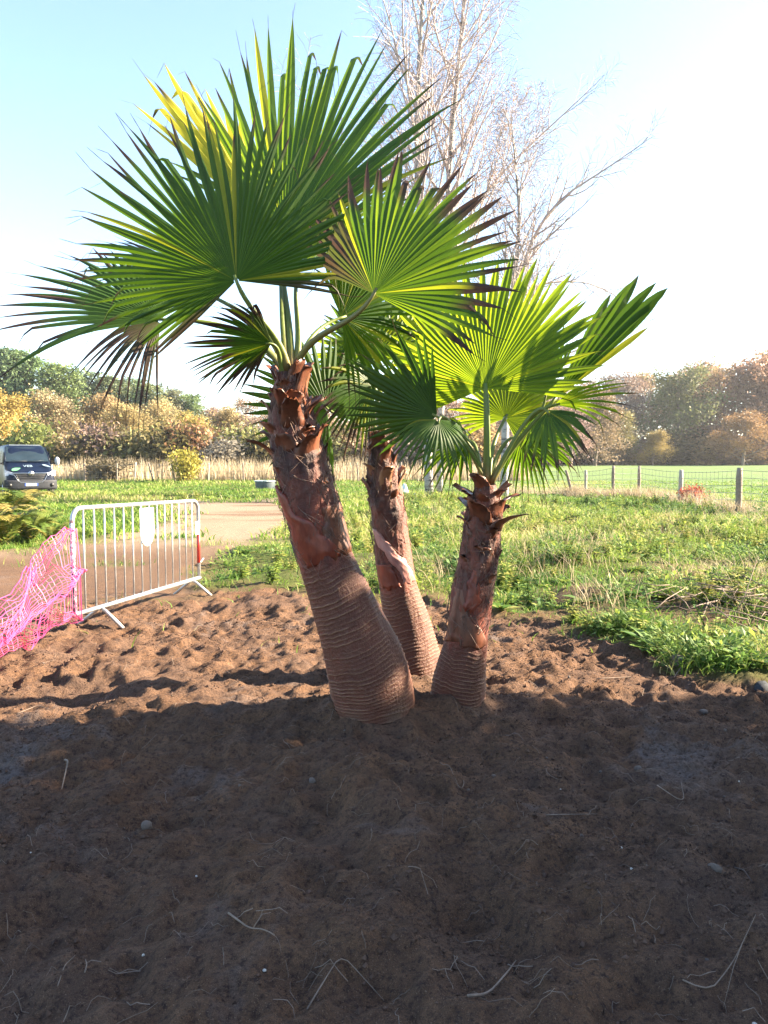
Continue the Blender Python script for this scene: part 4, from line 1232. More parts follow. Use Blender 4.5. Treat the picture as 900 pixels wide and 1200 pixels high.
# ------------------------------------------------------------------ bare birches
def birch(stems, label, seed, extra=()):
    rng = random.Random(seed); rs = np.random.RandomState(seed)
    b = stems[0][0]
    g = G(b[0], b[1]); Y = g[1]
    root = empty('birch_tree', (g[0], g[1], H(g[0], g[1]))); bpy.context.view_layer.update(); inv = root.matrix_world.inverted()
    ends = []
    limbs = MB(); twigs = MB()
    for st in stems:
        pts = [Vector(P(u, v, Y + dy)) for u, v, r, dy in st]; pts[0].z = H(pts[0].x, pts[0].y) - .2
        rad = [r for u, v, r, dy in st]
        sp = smooth_path([list(p) + [r] for p, r in zip(pts, rad)], 22, 1)
        tk = MB().tube([Vector(q[:3]) for q in sp], [q[3] for q in sp], 10)
        o = tk.build('trunk', M['birch'], root, True); o.matrix_parent_inverse = inv
        P2 = [Vector(q[:3]) for q in sp]; R2 = [q[3] * .99 for q in sp]
        grow(rng, P2, R2, 3, [MB(), limbs, limbs, twigs], ends, up=.42, droop=.85, nsub=(34, 10, 9), lens=(.30, .48, .62), sides=(3, 5, 4, 3), ang=(26, 52), start=.30)
    for st in extra:
        pts = [Vector(P(u, v, Y + dy)) for u, v, r, dy in st]
        sp = smooth_path([list(p) + [s_[2]] for p, s_ in zip(pts, st)], 14, 1)
        grow(rng, [Vector(q[:3]) for q in sp], [q[3] for q in sp], 2, [limbs, limbs, twigs], ends, up=.30, droop=.5, nsub=(20, 12), lens=(.34, .45), sides=(6, 4, 3), ang=(25, 55), start=.18)
    o = limbs.build('limbs', M['twig'], root, True); o.matrix_parent_inverse = inv
    o = twigs.build('twigs', M['twig'], root); o.matrix_parent_inverse = inv
    E = np.array([list(e[-1]) for e in ends]); E = E[rs.randint(0, len(E), int(len(E) * .35))]
    E = E[E[:, 0] < 5.5]
    V, Fq, T = leaf_cards(E + rs.normal(size=E.shape) * .08, .055, rs, rs.uniform(0, 1, len(E)), 1.4)
    o = link('crown', np_mesh('crown', V, Fq, {'tint': T}), M['birch_leaf'], root); o.matrix_parent_inverse = inv
    tag(root, label, 'tree', 'bare birches behind the palms')
    return root
birch([[(503, 582, .20, 0), (501, 500, .17, 0), (496, 330, .14, 0), (488, 180, .12, 0), (491, 60, .09, 0), (500, -60, .06, 0), (506, -150, .02, 0)],
       [(515, 582, .15, .4), (517, 480, .14, .5), (521, 330, .13, .6), (527, 180, .11, .8), (540, 50, .08, 1.0), (548, -60, .05, 1.2), (552, -140, .02, 1.3)]],
      'bare birch with twin pale trunks between the slender palm and the short one', 51,
      [[(523, 300, .075, .6), (560, 235, .06, .2), (610, 180, .045, -.3), (665, 130, .03, -.6), (712, 85, .008, -.9)]])
birch([[(591, 586, .17, 0), (592, 500, .15, 0), (596, 400, .12, 0), (602, 330, .09, -.3), (610, 260, .06, -.6), (604, 190, .035, -.9), (598, 130, .012, -1)]],
      'bare birch with a single trunk partly hidden by the short palm', 52,
      [[(598, 370, .085, 0), (622, 280, .07, -.5), (655, 232, .052, -.9), (700, 205, .034, -1.3), (765, 160, .008, -1.8)],
       [(600, 350, .06, .4), (640, 330, .045, .8), (690, 330, .03, 1.3), (748, 360, .008, 1.8)],
       [(601, 400, .06, .2), (650, 420, .04, .2), (705, 400, .028, .3), (760, 372, .008, .4)]])

# ------------------------------------------------------------------ shrubs and undergrowth
def shrub_proto(seed, n=2600, size=.16):
    rng = random.Random(seed); rs = np.random.RandomState(seed); wood = MB()
    tips = []
    for k in range(16):
        a = rng.uniform(0, 6.28); l = rng.uniform(.6, 1.0); sp = rng.uniform(.2, .9)
        pts = [Vector((0, 0, -.1)), Vector((math.cos(a) * sp * .35, math.sin(a) * sp * .35, l * .6)), Vector((math.cos(a) * sp * .8, math.sin(a) * sp * .8, l * 1.1)), Vector((math.cos(a) * sp, math.sin(a) * sp, l * 1.5))]
        wood.tube(pts, [.03, .022, .014, .006], 5); tips += pts[1:]
    E = np.array([list(t) for t in tips]); C = E[rs.randint(0, len(E), n)] + rs.normal(size=(n, 3)) * np.array([.27, .27, .24])
    C = C[C[:, 2] > .02]
    tint = np.clip(.5 + rs.uniform(-.4, .4, len(C)) + fbm(C[:, 0] * 2, C[:, 2] * 2, 2, seed) * .4, 0, 1)
    V, Fq, T = leaf_cards(C, size, rs, tint)
    return wood.mesh('stems', True), np_mesh('foliage', V, Fq, {'tint': T})
SHR = [shrub_proto(200 + k) for k in range(3)]
for w_, c_ in SHR:
    w_.materials.append(M['bark']); c_.materials.append(M['tree_leaf'])
def shrub(u, Y, sx, sz, color, label, group, i):
    x = P(u, HOR, Y)[0]
    root = empty('shrub', (x, Y, H(x, Y)), i * 1.7); root.scale = (sx, sx, sz)
    link('stems', SHR[i % 3][0], None, root); c = link('foliage', SHR[i % 3][1], None, root); c.color = tuple(color) + (1,)
    tag(root, label, 'shrub', group)
shrub(216, 46.5, 1.0, 1.15, (.30, .27, .05), 'bright yellow-green shrub standing among the dry reeds', None, 0)
shrub(128, 48.5, 1.5, .8, (.10, .085, .05), 'low dark bramble shrub at the foot of the old fence', None, 1)
shrub(812, 25.2, .45, .42, (.36, .07, .04), 'small red-leaved shrub at the foot of a fence post', None, 2)
ri = random.Random(8)
ui = -70
while ui < 620:
    kc = ri.choice((('brown', BRN), ('grey-brown', GRY), ('tan', TAN), ('olive', OLV), ('dark green', (.10, .10, .045))))
    shrub(ui, ri.uniform(56, 62), ri.uniform(1.9, 2.6), ri.uniform(1.3, 2.4), [q * ri.uniform(.8, 1.1) for q in kc[1]], 'low ' + kc[0] + ' thicket shrub filling the foot of the autumn trees', 'thicket under the autumn trees', int(ui) % 7 + ri.randint(0, 5))
    ui += ri.uniform(16, 26)
ui = 600
while ui < 960:
    kc = ri.choice((('brown', BRN), ('brown', BRN), ('grey-brown', GRY), ('tan', TAN), ('olive', OLV), ('dark green', (.12, .10, .05))))
    shrub(ui, ri.uniform(106, 116), ri.uniform(3.2, 4.4), ri.uniform(1.7, 3.0), [q * ri.uniform(.8, 1.1) for q in kc[1]], 'low ' + kc[0] + ' thicket shrub on the bank beyond the field', 'thicket on the bank beyond the field', ri.randint(0, 8))
    ui += ri.uniform(15, 24)

# ------------------------------------------------------------------ blades of grass
def blades(x, y, L, W, bend, tint, rs, z=None, segs=3, lean=None):
    """curved tapering blades rooted at x, y"""
    n = len(x)
    if z is None:
        z = height(x, y)
    a = rs.uniform(0, 6.283, n); dx, dy = np.cos(a), np.sin(a)
    wa = rs.uniform(0, 6.283, n); wx, wy = np.cos(wa), np.sin(wa)
    rows_ = []
    for k in range(segs + 1):
        q = k / segs
        px = x + dx * bend * L * q * q; py = y + dy * bend * L * q * q; pz = z - .01 + L * (q - .35 * np.clip(bend, 0, 1.6) * q * q)
        w = W * (1 - q ** 1.5) * .5 + .0006
        rows_.append(np.stack([px - wx * w, py - wy * w, pz], 1)); rows_.append(np.stack([px + wx * w, py + wy * w, pz], 1))
    V = np.stack(rows_, 1)
    m_ = 2 * (segs + 1)
    base = (np.arange(n) * m_)[:, None, None]
    f = np.array([[2*k, 2*k+1, 2*k+3, 2*k+2] for k in range(segs)])[None]
    return V.reshape(-1, 3), (base + f).reshape(-1, 4), np.repeat(tint, m_)

def spread(rs, n, y0, y1, xl, xr, power=1.0):
    """points in the wedge seen by the camera, denser close by"""
    q = rs.uniform(0, 1, n)
    y = (y0 ** power + q * (y1 ** power - y0 ** power)) ** (1 / power)
    x = y * (xl + rs.uniform(0, 1, n) * (xr - xl))
    return x, y
rs = np.random.RandomState(3)
parts_V, parts_F, parts_T = [], [], []
off = 0
def add(V, Fq, T):
    global off
    parts_V.append(V); parts_F.append(Fq + off); parts_T.append(T); off += len(V)
# close by
x, y = spread(rs, 130000, 5.0, 16, -.60, .62, .6)
s_, t_ = zone(x, y)
veg = (1 - np.maximum(s_, t_)) * (1 - .55 * sstep(.2, -.8, x) * (1 - sstep(9, 12, y))) * (1 - .75 * sstep(.12, .35, fbm(x * .9, y * .9, 4, 31)))
veg = np.clip(veg + (.005 + .02 * (x > .4) * (fbm(x * 2, y * 2, 3, 29) > .15)) * (s_ > .5) * (y > 5.7) * (1 - t_), 0, 1)
keep = rs.uniform(0, 1, len(x)) < veg * (.35 + .65 * sstep(-.3, .25, fbm(x * .8, y * .8, 3, 9)))
x, y = x[keep], y[keep]
pat = fbm(x * .45, y * .45, 3, 12)
pat2 = fbm(x * 1.6, y * 1.6, 3, 13)
L = (.07 + .10 * rs.uniform(0, 1, len(x)) ** 1.5) * (1 + .9 * np.clip(pat2, -.5, 1))
tint = np.clip(.50 + pat * .45 + pat2 * .2 + rs.uniform(-.2, .2, len(x)) + (rs.uniform(0, 1, len(x)) < .10) * .4, 0, 1)
add(*blades(x, y, L, .008 + .006 * rs.uniform(0, 1, len(x)), rs.uniform(.3, 1.4, len(x)), tint, rs))
# middle distance
x, y = spread(rs, 110000, 14, 48, -.62, .62, .5)
s_, t_ = zone(x, y)
keep = (rs.uniform(0, 1, len(x)) < (1 - np.maximum(s_, t_)))
x, y = x[keep], y[keep]
pat = fbm(x * .25, y * .25, 3, 14)
beyond = sstep(27, 33, y + x * .6 - 4) * sstep(-2, 6, x)
L = (.12 + .16 * rs.uniform(0, 1, len(x)) ** 1.5) * (1 + .5 * pat) * (1 - .55 * beyond)
tint = np.clip(.54 + pat * .45 + rs.uniform(-.2, .2, len(x)) + (rs.uniform(0, 1, len(x)) < .12) * .35 - .04 * beyond, 0, 1)
add(*blades(x, y, L, .018 + .014 * rs.uniform(0, 1, len(x)) + .0006 * y, rs.uniform(.3, 1.2, len(x)), tint, rs, segs=2))
V = np.concatenate(parts_V); Fq = np.concatenate(parts_F); T = np.concatenate(parts_T)
tag(link('grass', np_mesh('grass', V, Fq, {'tint': T}), M['grass']), 'uneven green grass growing beyond the bare soil', 'grass', None, 'stuff')

# dry grass along the fence and thin dead stalks among the weeds
parts_V, parts_F, parts_T = [], [], []; off = 0
fx = np.array([p[0] for p in fr_posts]); fy = np.array([p[1] for p in fr_posts])
k = rs.randint(0, len(fx) - 1, 9000); q = rs.uniform(0, 1, 9000)
x = fx[k] * (1-q) + fx[k+1] * q + rs.normal(size=9000) * .35; y = fy[k] * (1-q) + fy[k+1] * q + rs.normal(size=9000) * .5
add(*blades(x, y, rs.uniform(.2, .6, len(x)) * (1 + .4 * fbm(x, y, 2, 4)), np.full(len(x), .016), rs.uniform(.2, 1.0, len(x)), rs.uniform(0, 1, len(x)), rs))
x, y = spread(rs, 8000, 6.8, 20, .05, .62, .8)
cl = fbm(x * .7, y * .7, 3, 23); s_, t_ = zone(x, y)
keep = (cl > .14) & (s_ + t_ < .3); x, y = x[keep], y[keep]
add(*blades(x, y, rs.uniform(.18, .5, len(x)), np.full(len(x), .006), rs.uniform(.2, .9, len(x)), rs.uniform(0, .8, len(x)), rs))
V = np.concatenate(parts_V); Fq = np.concatenate(parts_F); T = np.concatenate(parts_T)
tag(link('dry_grass', np_mesh('dry_grass', V, Fq, {'tint': T}), M['straw']), 'pale dry grass along the field fence and among the weeds', 'grass', None, 'stuff')

# reeds
n = 17000
u = rs.uniform(60, 620, n); Y = rs.uniform(47.5, 56, n)
x = (u - CX) / F_PX * Y
den = np.clip(.45 + fbm(x * .35, Y * .3, 3, 44) * 1.2, .08, 1)
keep = rs.uniform(0, 1, n) < den; x, Y = x[keep], Y[keep]
V, Fq, T = blades(x, Y, rs.uniform(.7, 1.5, len(x)) * (.75 + .5 * vnoise(x * .5, Y * .5, 3)), np.full(len(x), .045), rs.uniform(.05, .35, len(x)), rs.uniform(.2, 1, len(x)), rs)
tag(link('reeds', np_mesh('reeds', V, Fq, {'tint': T}), M['straw']), 'tall pale dry reeds in front of the autumn trees', 'reeds', None, 'stuff')

# ------------------------------------------------------------------ weeds
def weed_proto(seed, kind):
    rng = random.Random(seed); mb = MB(); tt = []
    mb.v.append((0, 0, 0)); tt.append(.2)
    if kind == 0:          # rosette of broad tongue leaves
        for k in range(22):
            a = k * 2.4; L = rng.uniform(.10, .20); w = L * .20; up = rng.uniform(.15, 1.1); t_ = rng.random()
            d = Vector((math.cos(a), math.sin(a), 0)); s = Vector((-d.y, d.x, 0)); b = len(mb.v)
            for j, q in enumerate((0, .3, .65, 1)):
                p = d * L * q + Vector((0, 0, L * up * q * (1 - .55 * q) + .005)); ww = w * (.3, .8, 1, .08)[j]
                mb.v += [tuple(p - s * ww), tuple(p + Vector((0, 0, -ww * .35))), tuple(p + s * ww)]; tt += [t_] * 3
            for j in range(3):
                o = b + j * 3; mb.f += [(o, o+1, o+4, o+3), (o+1, o+2, o+5, o+4)]
            mb.f.append((0, b, b + 2))
    elif kind == 1:        # leafy mound
        for k in range(85):
            a = rng.uniform(0, 6.28); r = .22 * math.sqrt(rng.random()); z = (.20 * (1 - (r / .25) ** 2)) * rng.uniform(.4, 1.1) + .01
            c = Vector((math.cos(a) * r, math.sin(a) * r, z)); L = rng.uniform(.035, .075); t_ = min(1, .15 + z * 3.0 * rng.random())
            d = (Vector((math.cos(a), math.sin(a), .5)) + rvec(rng) * .9).normalized(); s = d.cross(Vector((0, 0, 1)) + rvec(rng) * .4).normalized(); b = len(mb.v)
            n_ = d.cross(s)
            mb.v += [tuple(c), tuple(c + d * L * .5 + s * L * .32 + n_ * .006), tuple(c + d * L), tuple(c + d * L * .5 - s * L * .32 + n_ * .006), tuple(c + s * .003)]; tt += [t_] * 5
            mb.f += [(b, b+1, b+2), (b, b+2, b+3), (0, b, b+4)]
    else:                  # upright stems with paired leaves
        for k in range(9):
            a = rng.uniform(0, 6.28); h = rng.uniform(.15, .38); r = 0.0; p0 = Vector((math.cos(a) * r, math.sin(a) * r, 0)); ln = Vector((math.cos(a), math.sin(a), 0)) * .3
            b0 = len(mb.v); mb.tube([p0, p0 + ln * h * .4 + Vector((0, 0, h * .5)), p0 + ln * h + Vector((0, 0, h))], [.004, .003, .001], 3, cap=False); tt += [.3] * (len(mb.v) - b0); mb.f.append((0, b0, b0 + 1))
            for j in range(6):
                q = (j + 1.5) / 7.5; c = p0 + ln * h * q + Vector((0, 0, h * q)); t_ = rng.uniform(.2, 1)
                for sg in (-1, 1):
                    aa = j * 1.57 + a; d = Vector((math.cos(aa) * sg, math.sin(aa) * sg, .15)).normalized(); s = Vector((-d.y, d.x, 0)); L = .075 * (1.15 - .6 * q) * rng.uniform(.7, 1.2); b = len(mb.v)
                    mb.v += [tuple(c), tuple(c + d * L * .45 + s * L * .28), tuple(c + d * L - Vector((0, 0, L * .25))), tuple(c + d * L * .45 - s * L * .28)]; tt += [t_] * 4
                    mb.f += [(b, b+1, b+2), (b, b+2, b+3), (b, b0 + 3, b0 + 4)]
    mb.a['tint'] = tt
    me = mb.mesh('weed'); me.materials.append(M['weed'])
    return me
WEED = [weed_proto(300 + k, (0, 1, 1, 2, 0, 2)[k]) for k in range(6)]
# weeds nearest the soil as plants one can tell apart
rw = random.Random(19); nw = 0; tries = 0
WL = {0: 'low rosette of broad green leaves growing at the edge of the bare soil', 1: 'small mound of green leaves growing at the edge of the bare soil', 2: 'small mound of green leaves growing at the edge of the bare soil',
      3: 'upright leafy weed growing at the edge of the bare soil', 4: 'low rosette of broad green leaves growing at the edge of the bare soil', 5: 'upright leafy weed growing at the edge of the bare soil'}
while nw < 170 and tries < 6000:
    tries += 1
    yy = 5.2 + 6.5 * rw.random() ** 1.4; xx = yy * (rw.uniform(-.02, .60) if rw.random() < .85 else rw.uniform(-.22, 0))
    s_, t_ = zone(np.array([xx]), np.array([yy]))
    if s_[0] > .3 or t_[0] > .2 or fbm(np.array([xx * .9]), np.array([yy * .9]), 4, 31)[0] > .25:
        continue
    k = rw.randrange(6)
    o = link('weed', WEED[k]); o.location = (xx, yy, H(xx, yy) - .01); o.rotation_euler = (rw.uniform(-.15, .15), rw.uniform(-.15, .15), rw.uniform(0, 6.28))
    sc_ = rw.uniform(.5, 1.2); o.scale = (sc_ * 1.15, sc_ * 1.15, sc_)
    tag(o, WL[k], 'weed', 'weeds at the edge of the soil: ' + ('rosettes', 'mounds', 'mounds', 'upright weeds', 'rosettes', 'upright weeds')[k]); nw += 1
# the rest of the weed cover as one mass
parts_V, parts_T, parts_F3 = [], [], []; off = 0
wv = []
for me_ in WEED:
    v_ = np.zeros(len(me_.vertices) * 3); me_.vertices.foreach_get('co', v_); tq = np.zeros(len(me_.vertices)); me_.attributes['tint'].data.foreach_get('value', tq)
    me_.calc_loop_triangles(); f_ = np.zeros(len(me_.loop_triangles) * 3, int); me_.loop_triangles.foreach_get('vertices', f_)
    wv.append((v_.reshape(-1, 3), f_.reshape(-1, 3), tq))
xs, ys = spread(rs, 4500, 6.4, 30, -.35, .62, .75)
s_, t_ = zone(xs, ys); lump = fbm(xs * .5, ys * .5, 3, 6)
keep = (np.maximum(s_, t_) < .3) & (fbm(xs * .9, ys * .9, 4, 31) < .3) & (rs.uniform(0, 1, len(xs)) < .12 + lump * 1.0 + (xs > .3) * .40) & ((ys + xs * .6 < 30))
xs, ys, lump = xs[keep], ys[keep], lump[keep]; zs = height(xs, ys)
for i in range(len(xs)):
    v_, f_, tq = wv[rs.randint(0, 6)]; a = rs.uniform(0, 6.28); sc_ = rs.uniform(.5, 1.25) * (1 + .02 * ys[i]); ca, sa = math.cos(a) * sc_, math.sin(a) * sc_
    q = np.stack([v_[:, 0] * ca - v_[:, 1] * sa + xs[i], v_[:, 0] * sa + v_[:, 1] * ca + ys[i], v_[:, 2] * sc_ * .9 + zs[i] - .01], 1)
    parts_V.append(q); parts_F3.append(f_ + off); parts_T.append(np.clip(tq * .7 + rs.uniform(-.1, .3) + .5 * lump[i], 0, 1)); off += len(q)
tag(link('weeds', np_mesh('weeds', np.concatenate(parts_V), np.concatenate(parts_F3), {'tint': np.concatenate(parts_T)}), M['weed']), 'tangled low green weeds spreading towards the field fence', 'weeds', None, 'stuff')

# long-bladed grass tuft at the soil edge
def tuft(u, v, n, L, label, seed, t0=.2):
    g = G(u, v); r_ = np.random.RandomState(seed)
    x = r_.normal(size=n) * .09; y = r_.normal(size=n) * .07
    V, Fq, T = blades(x, y, r_.uniform(.5, 1.1, n) * L, np.full(n, .007), r_.uniform(.4, 1.6, n), np.clip(t0 + r_.uniform(-.2, .3, n), 0, 1), r_, z=np.zeros(n), segs=4)
    o = link('grass_tuft', np_mesh('grass_tuft', V, Fq, {'tint': T}), M['grass']); o.location = (g[0], g[1], H(g[0], g[1]))
    tag(o, label, 'grass tuft')
tuft(748, 742, 420, .30, 'long dark green grass tuft overhanging the bare soil', 1)
tuft(720, 740, 300, .24, 'shorter green grass tuft beside the long one at the soil edge', 2)
tuft(845, 790, 160, .16, 'small isolated grass tuft on the soil beside the dark log', 3, .3)
tuft(790, 772, 180, .15, 'sparse grass tuft between the dark log and a pale stone', 4, .3)

# ------------------------------------------------------------------ bracken
def bracken(x, y, s, seed, label):
    rng = random.Random(seed); mb = MB(); tt = []
    for k in range(15):
        a = k * 2.4 + rng.uniform(-.3, .3); L = rng.uniform(.7, 1.15); d = Vector((math.cos(a), math.sin(a), 0)); t_ = rng.uniform(.05, .85) ** 1.2
        pts = [d * L * q * .75 + Vector((0, 0, L * (1.45 * q - 1.02 * q * q))) for q in np.linspace(0, 1, 9)]
        b0 = len(mb.v); mb.tube(pts, [.007 * (1 - .8 * j / 8) for j in range(9)], 3, cap=False); tt += [t_] * (len(mb.v) - b0)
        for j in range(2, 26):
            q = j / 26; i = q * 8; m_ = min(int(i), 7); p = pts[m_].lerp(pts[m_+1], i - m_); T_ = (pts[m_+1] - pts[m_]).normalized(); S = T_.cross(Vector((0, 0, 1))).normalized(); N_ = S.cross(T_)
            for sg in (-1, 1):
                l = .26 * L * (1 - q) ** .8 * (.45 + q) + .02; b = len(mb.v); e = (S * sg + T_ * .45 - N_ * rng.uniform(0, .35)).normalized(); w_ = T_ * l * .13
                mb.v += [tuple(p - w_ * .6), tuple(p + e * l * .5 - w_), tuple(p + e * l), tuple(p + e * l * .5 + w_), tuple(p + w_ * .6)]; tt += [t_] * 5
                mb.f += [(b, b+1, b+3, b+4), (b+1, b+2, b+3)]
    mb.a['tint'] = np.clip(np.array(tt), 0, 1)
    o = mb.build('bracken_fern', M['bracken']); o.location = (x, y, H(x, y) - .02); o.scale = (s * 1.15, s * 1.15, s * 1.18); o.rotation_euler = (0, 0, seed)
    tag(o, label, 'fern', 'bracken below the parked van')
for i, (u, v, s) in enumerate(((4, 636, 1.1), (34, 632, .9), (-25, 640, 1.2), (12, 618, 1.15), (48, 622, .7), (-12, 610, 1.2), (28, 606, .9), (-40, 622, 1.3), (60, 634, .55))):
    g = G(u, v); bracken(g[0], g[1], s, i + 1, 'arching yellow-green bracken in the clump between the van and the barrier')

# ------------------------------------------------------------------ stones, chips, roots, sticks on the soil
def rock_mesh(seed, sub=2):
    rng = random.Random(seed); mb = MB(); n, m_ = 6, 9; rings = []
    sq = (rng.uniform(.7, 1.1), rng.uniform(.6, 1), rng.uniform(.4, .75))
    for i in range(1, n):
        ph = math.pi * i / n
        rings.append([(math.sin(ph) * math.cos(a) * sq[0] * rng.uniform(.82, 1.12), math.sin(ph) * math.sin(a) * sq[1] * rng.uniform(.82, 1.12), -math.cos(ph) * sq[2] * rng.uniform(.9, 1.08)) for a in np.linspace(0, 2*math.pi, m_ + 1)[:-1]])
    return mb.loft(rings).mesh('stone', True)
ROCK = [rock_mesh(400 + k) for k in range(6)]
def stone(u, v, r, mat, label, cat, i, name='stone', group=None, sink=.3):
    g = G(u, v, .02); o = link(name, ROCK[i % 6].copy(), mat); o.location = (g[0], g[1], H(g[0], g[1]) + r * (.5 - sink)); o.scale = (r, r, r); o.rotation_euler = (0, 0, i * 1.1)
    tag(o, label, cat, group)
stone(795, 782, .085, M['stone'], 'pale rounded stone at the edge of the weeds', 'stone', 1)
stone(838, 1022, .028, M['stone'], 'grey pebble half sunk in the shaded soil', 'stone', 2)
stone(748, 892, .028, M['stone'], 'grey-brown pebble among roots in the shaded soil', 'stone', 3)
stone(825, 826, .035, M['stone'], 'sunlit brown stone on the soil', 'stone', 4)
stone(893, 800, .075, M['slate'], 'blue-grey slab of stone below the brushwood', 'stone', 5, sink=.75)
stone(172, 970, .030, M['stone'], 'brown clod-like stone in the shaded soil', 'stone', 0)
stone(366, 917, .024, M['stone'], 'pale brown pebble near the thick palm', 'stone', 2)
rp = random.Random(31)
for i, (u, v) in enumerate(((36, 998), (168, 1120), (740, 1031), (728, 990), (657, 923), (866, 917), (145, 954), (885, 1190), (230, 1022), (700, 812), (310, 1150), (905, 822))):
    stone(u, v, rp.uniform(.005, .010), M['chip'], 'tiny white stone chip lying on the dark soil', 'stone chip', i, 'stone_chip', 'white chips on the soil', .1)
for i in range(26):
    yy = 2.1 + 3.8 * rp.random() ** 1.2; xx = yy * rp.uniform(-.52, .52)
    o = link('pebble', ROCK[i % 6], None); r = rp.uniform(.006, .015); o.location = (xx, yy, H(xx, yy) + r * .1); o.scale = (r, r, r); o.rotation_euler = (rp.uniform(0, 3), 0, rp.uniform(0, 6)); 
    tag(o, 'small earth-coloured pebble lying on the bare soil', 'pebble', 'pebbles on the soil')
for me_ in ROCK:
    if len(me_.materials) == 0: me_.materials.append(M['stone'])

def stick(px, r, mat, label, name='root', cat='root', lift=.012, fork=None):
    pts = []
    for k, (u, v) in enumerate(px):
        g = G(u, v, .02); pts.append(Vector((g[0], g[1], H(g[0], g[1]) + lift * (1 if 0 < k < len(px)-1 else .4))))
    r = r * (.62 if r < .02 else 1)
    sp = smooth_path([list(p) + [1.0] for p in pts], 14, 1)
    root = MB().tube([Vector(q[:3]) for q in sp], [r * (1 - .6 * k / 13) for k in range(14)], 6)
    if fork:
        a = Vector(sp[fork[0]][:3]); g = G(*fork[1], .03); b = Vector((g[0], g[1], H(g[0], g[1]) + .03)); root.tube([a, a.lerp(b, .5) + Vector((0, 0, .02)), b], [r * .6, r * .45, r * .2], 5)
    o = root.build(name, mat, None, True); tag(o, label, cat)
stick([(548, 1178), (572, 1165), (595, 1140), (605, 1108)], .0065, M['root'], 'curved pale root lying on the shaded soil')
stick([(268, 1082), (292, 1104), (310, 1112), (322, 1118)], .006, M['root'], 'short forked root with a splayed end on the shaded soil', fork=(8, (318, 1094)))
stick([(360, 1190), (372, 1168), (400, 1135), (450, 1158)], .004, M['root'], 'thin sharply bent root lying on the shaded soil')
stick([(76, 885), (80, 895), (72, 912)], .009, M['root'], 'thick crooked pale root sticking out of the shaded soil', lift=.05)
stick([(68, 1168), (76, 1140), (88, 1116)], .003, M['root'], 'straight thin straw on the shaded soil')
stick([(100, 1152), (102, 1135), (100, 1120)], .004, M['root'], 'short straight twig on the shaded soil beside a straw')
stick([(425, 838), (440, 830), (448, 826)], .003, M['root'], 'wisp of dry root against the thick palm foot')
stick([(536, 905), (545, 920), (540, 930), (528, 912)], .004, M['root'], 'looped dry root in front of the palms')
stick([(770, 925), (795, 945), (802, 940), (798, 918)], .004, M['root'], 'forked pale twig pointing up from the shaded soil', lift=.03)
stick([(862, 1005), (872, 1018), (882, 1030)], .006, M['root_dark'], 'short dark stick on the shaded soil')
stick([(800, 1150), (832, 1160), (860, 1130), (885, 1090)], .004, M['root'], 'long thin winding root on the shaded soil', fork=(9, (848, 1178)))
stick([(700, 1060), (745, 1085), (770, 1100)], .003, M['root_dark'], 'fine dark rootlet on the shaded soil')
stick([(455, 800), (640, 962), (700, 950)][1:], .004, M['root'], 'pale straight twig lying across the soil in front of the short palm')
stick([(20, 836), (45, 828), (60, 834)], .005, M['root'], 'pale stick on the sunlit strip of soil')
stick([(810, 778), (838, 772), (868, 762)], .045, M['log'], 'dark wet log lying at the edge of the weeds', 'log', 'log', .02)
stick([(790, 795), (820, 762), (838, 775), (860, 776)], .006, M['root'], 'pale curved root arching beside the dark log', lift=.05)
stick([(700, 798), (760, 790), (800, 802)], .005, M['root'], 'thin pale stick on the sunlit soil')
# pile of cut brushwood
rb = random.Random(61); bp = G(885, 722)
br_ = MB()
for k in range(110):
    p = Vector((bp[0] + rb.gauss(0, .55), bp[1] + rb.gauss(0, .45), 0)); p.z = H(p.x, p.y) + rb.uniform(.0, .22)
    d = Vector((rb.uniform(-1, 1), rb.uniform(-1, 1), rb.uniform(-.15, .25))).normalized() * rb.uniform(.25, .8)
    br_.tube([p - d * .5, p + rvec(rb) * .05, p + d * .5 + rvec(rb) * .06], [rb.uniform(.004, .010), .005, .002], 5)
tag(br_.build('brushwood_pile', M['root'], None, True), 'heap of thin cut grey brushwood beside the weeds', 'brushwood', None, 'stuff')

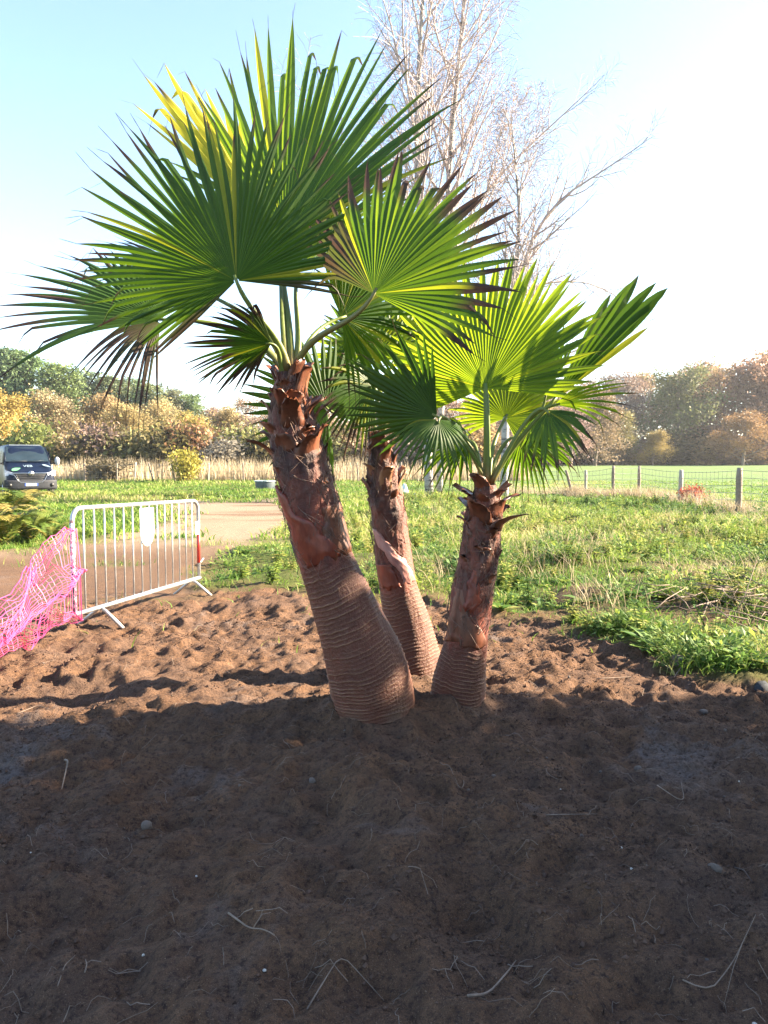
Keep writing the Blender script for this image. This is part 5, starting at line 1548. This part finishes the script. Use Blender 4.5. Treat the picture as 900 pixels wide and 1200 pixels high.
# loose crumbs of earth and fine root hairs over the soil
rs = np.random.RandomState(12)
n = 40000
x, y = spread(rs, n, 1.9, 7.6, -.56, .60, .55)
s_, t_ = zone(x, y)
cl = fbm(x * 1.7, y * 1.7, 3, 55)
keep = (s_ > .6) & (rs.uniform(0, 1, n) < .40 + cl * 1.1); x, y = x[keep], y[keep]; z = height(x, y); n = len(x)
r = .0022 + .014 * rs.uniform(0, 1, n) ** 8 * .55 + .0005 * y
oct_ = np.array([(1, 0, 0), (-1, 0, 0), (0, 1, 0), (0, -1, 0), (0, 0, 1), (0, 0, -1)], float)
of = np.array([(0, 2, 4), (2, 1, 4), (1, 3, 4), (3, 0, 4), (2, 0, 5), (1, 2, 5), (3, 1, 5), (0, 3, 5)])
V = (np.stack([x, y, z + r * .3], 1)[:, None, :] + oct_[None] * r[:, None, None] * rs.uniform(.6, 1.3, (n, 6, 1)) + rs.normal(size=(n, 6, 3)) * r[:, None, None] * .25).reshape(-1, 3)
Fq = (np.arange(n)[:, None, None] * 6 + of[None]).reshape(-1, 3)
M['crumb'] = simple('earth_crumb', (.088, .056, .042), .95, var=.5, scale=14, spec=.1)
tag(link('earth_crumbs', np_mesh('earth_crumbs', V, Fq, None, False), M['crumb']), 'loose crumbs of earth scattered over the bare soil', 'earth crumbs', None, 'stuff')
mb = MB(); rr = random.Random(14)
for k in range(520):
    yy = 1.9 + 4.6 * rr.random() ** 1.3; xx = yy * rr.uniform(-.55, .55); a = rr.uniform(0, 6.28); L = rr.uniform(.03, .13); p = []
    xs_, ys_ = [], []
    for j in range(5):
        a += rr.uniform(-.6, .6); xs_.append(xx); ys_.append(yy); xx += math.cos(a) * L / 4; yy += math.sin(a) * L / 4
    zs_ = height(np.array(xs_), np.array(ys_))
    for j in range(5): p.append((xs_[j], ys_[j], zs_[j] + .004 + (.018 * rr.random() if j in (2, 3) else 0)))
    mb.tube(p, rr.uniform(.0006, .0014), 3, cap=False)
tag(mb.build('root_hairs', M['root'], None), 'fine dry root hairs and straws scattered over the bare soil', 'roots', None, 'stuff')

# ------------------------------------------------------------------ the thin bright haze in the air
hz = MB().box((0, 120, 14.0), (560, 460, 31.0)).build('haze', None)
m, nt = new_mat('haze_air')
pv = nd(nt, 'VolumePrincipled'); pv.inputs['Color'].default_value = (.86, .91, 1, 1); pv.inputs['Density'].default_value = .00033; pv.inputs['Anisotropy'].default_value = .35
om = nd(nt, 'OutputMaterial'); nt.links.new(pv.outputs[0], om.inputs['Volume'])
hz.data.materials.append(m)
tag(hz, 'thin bright autumn haze over the field and trees', 'haze', None, 'stuff')
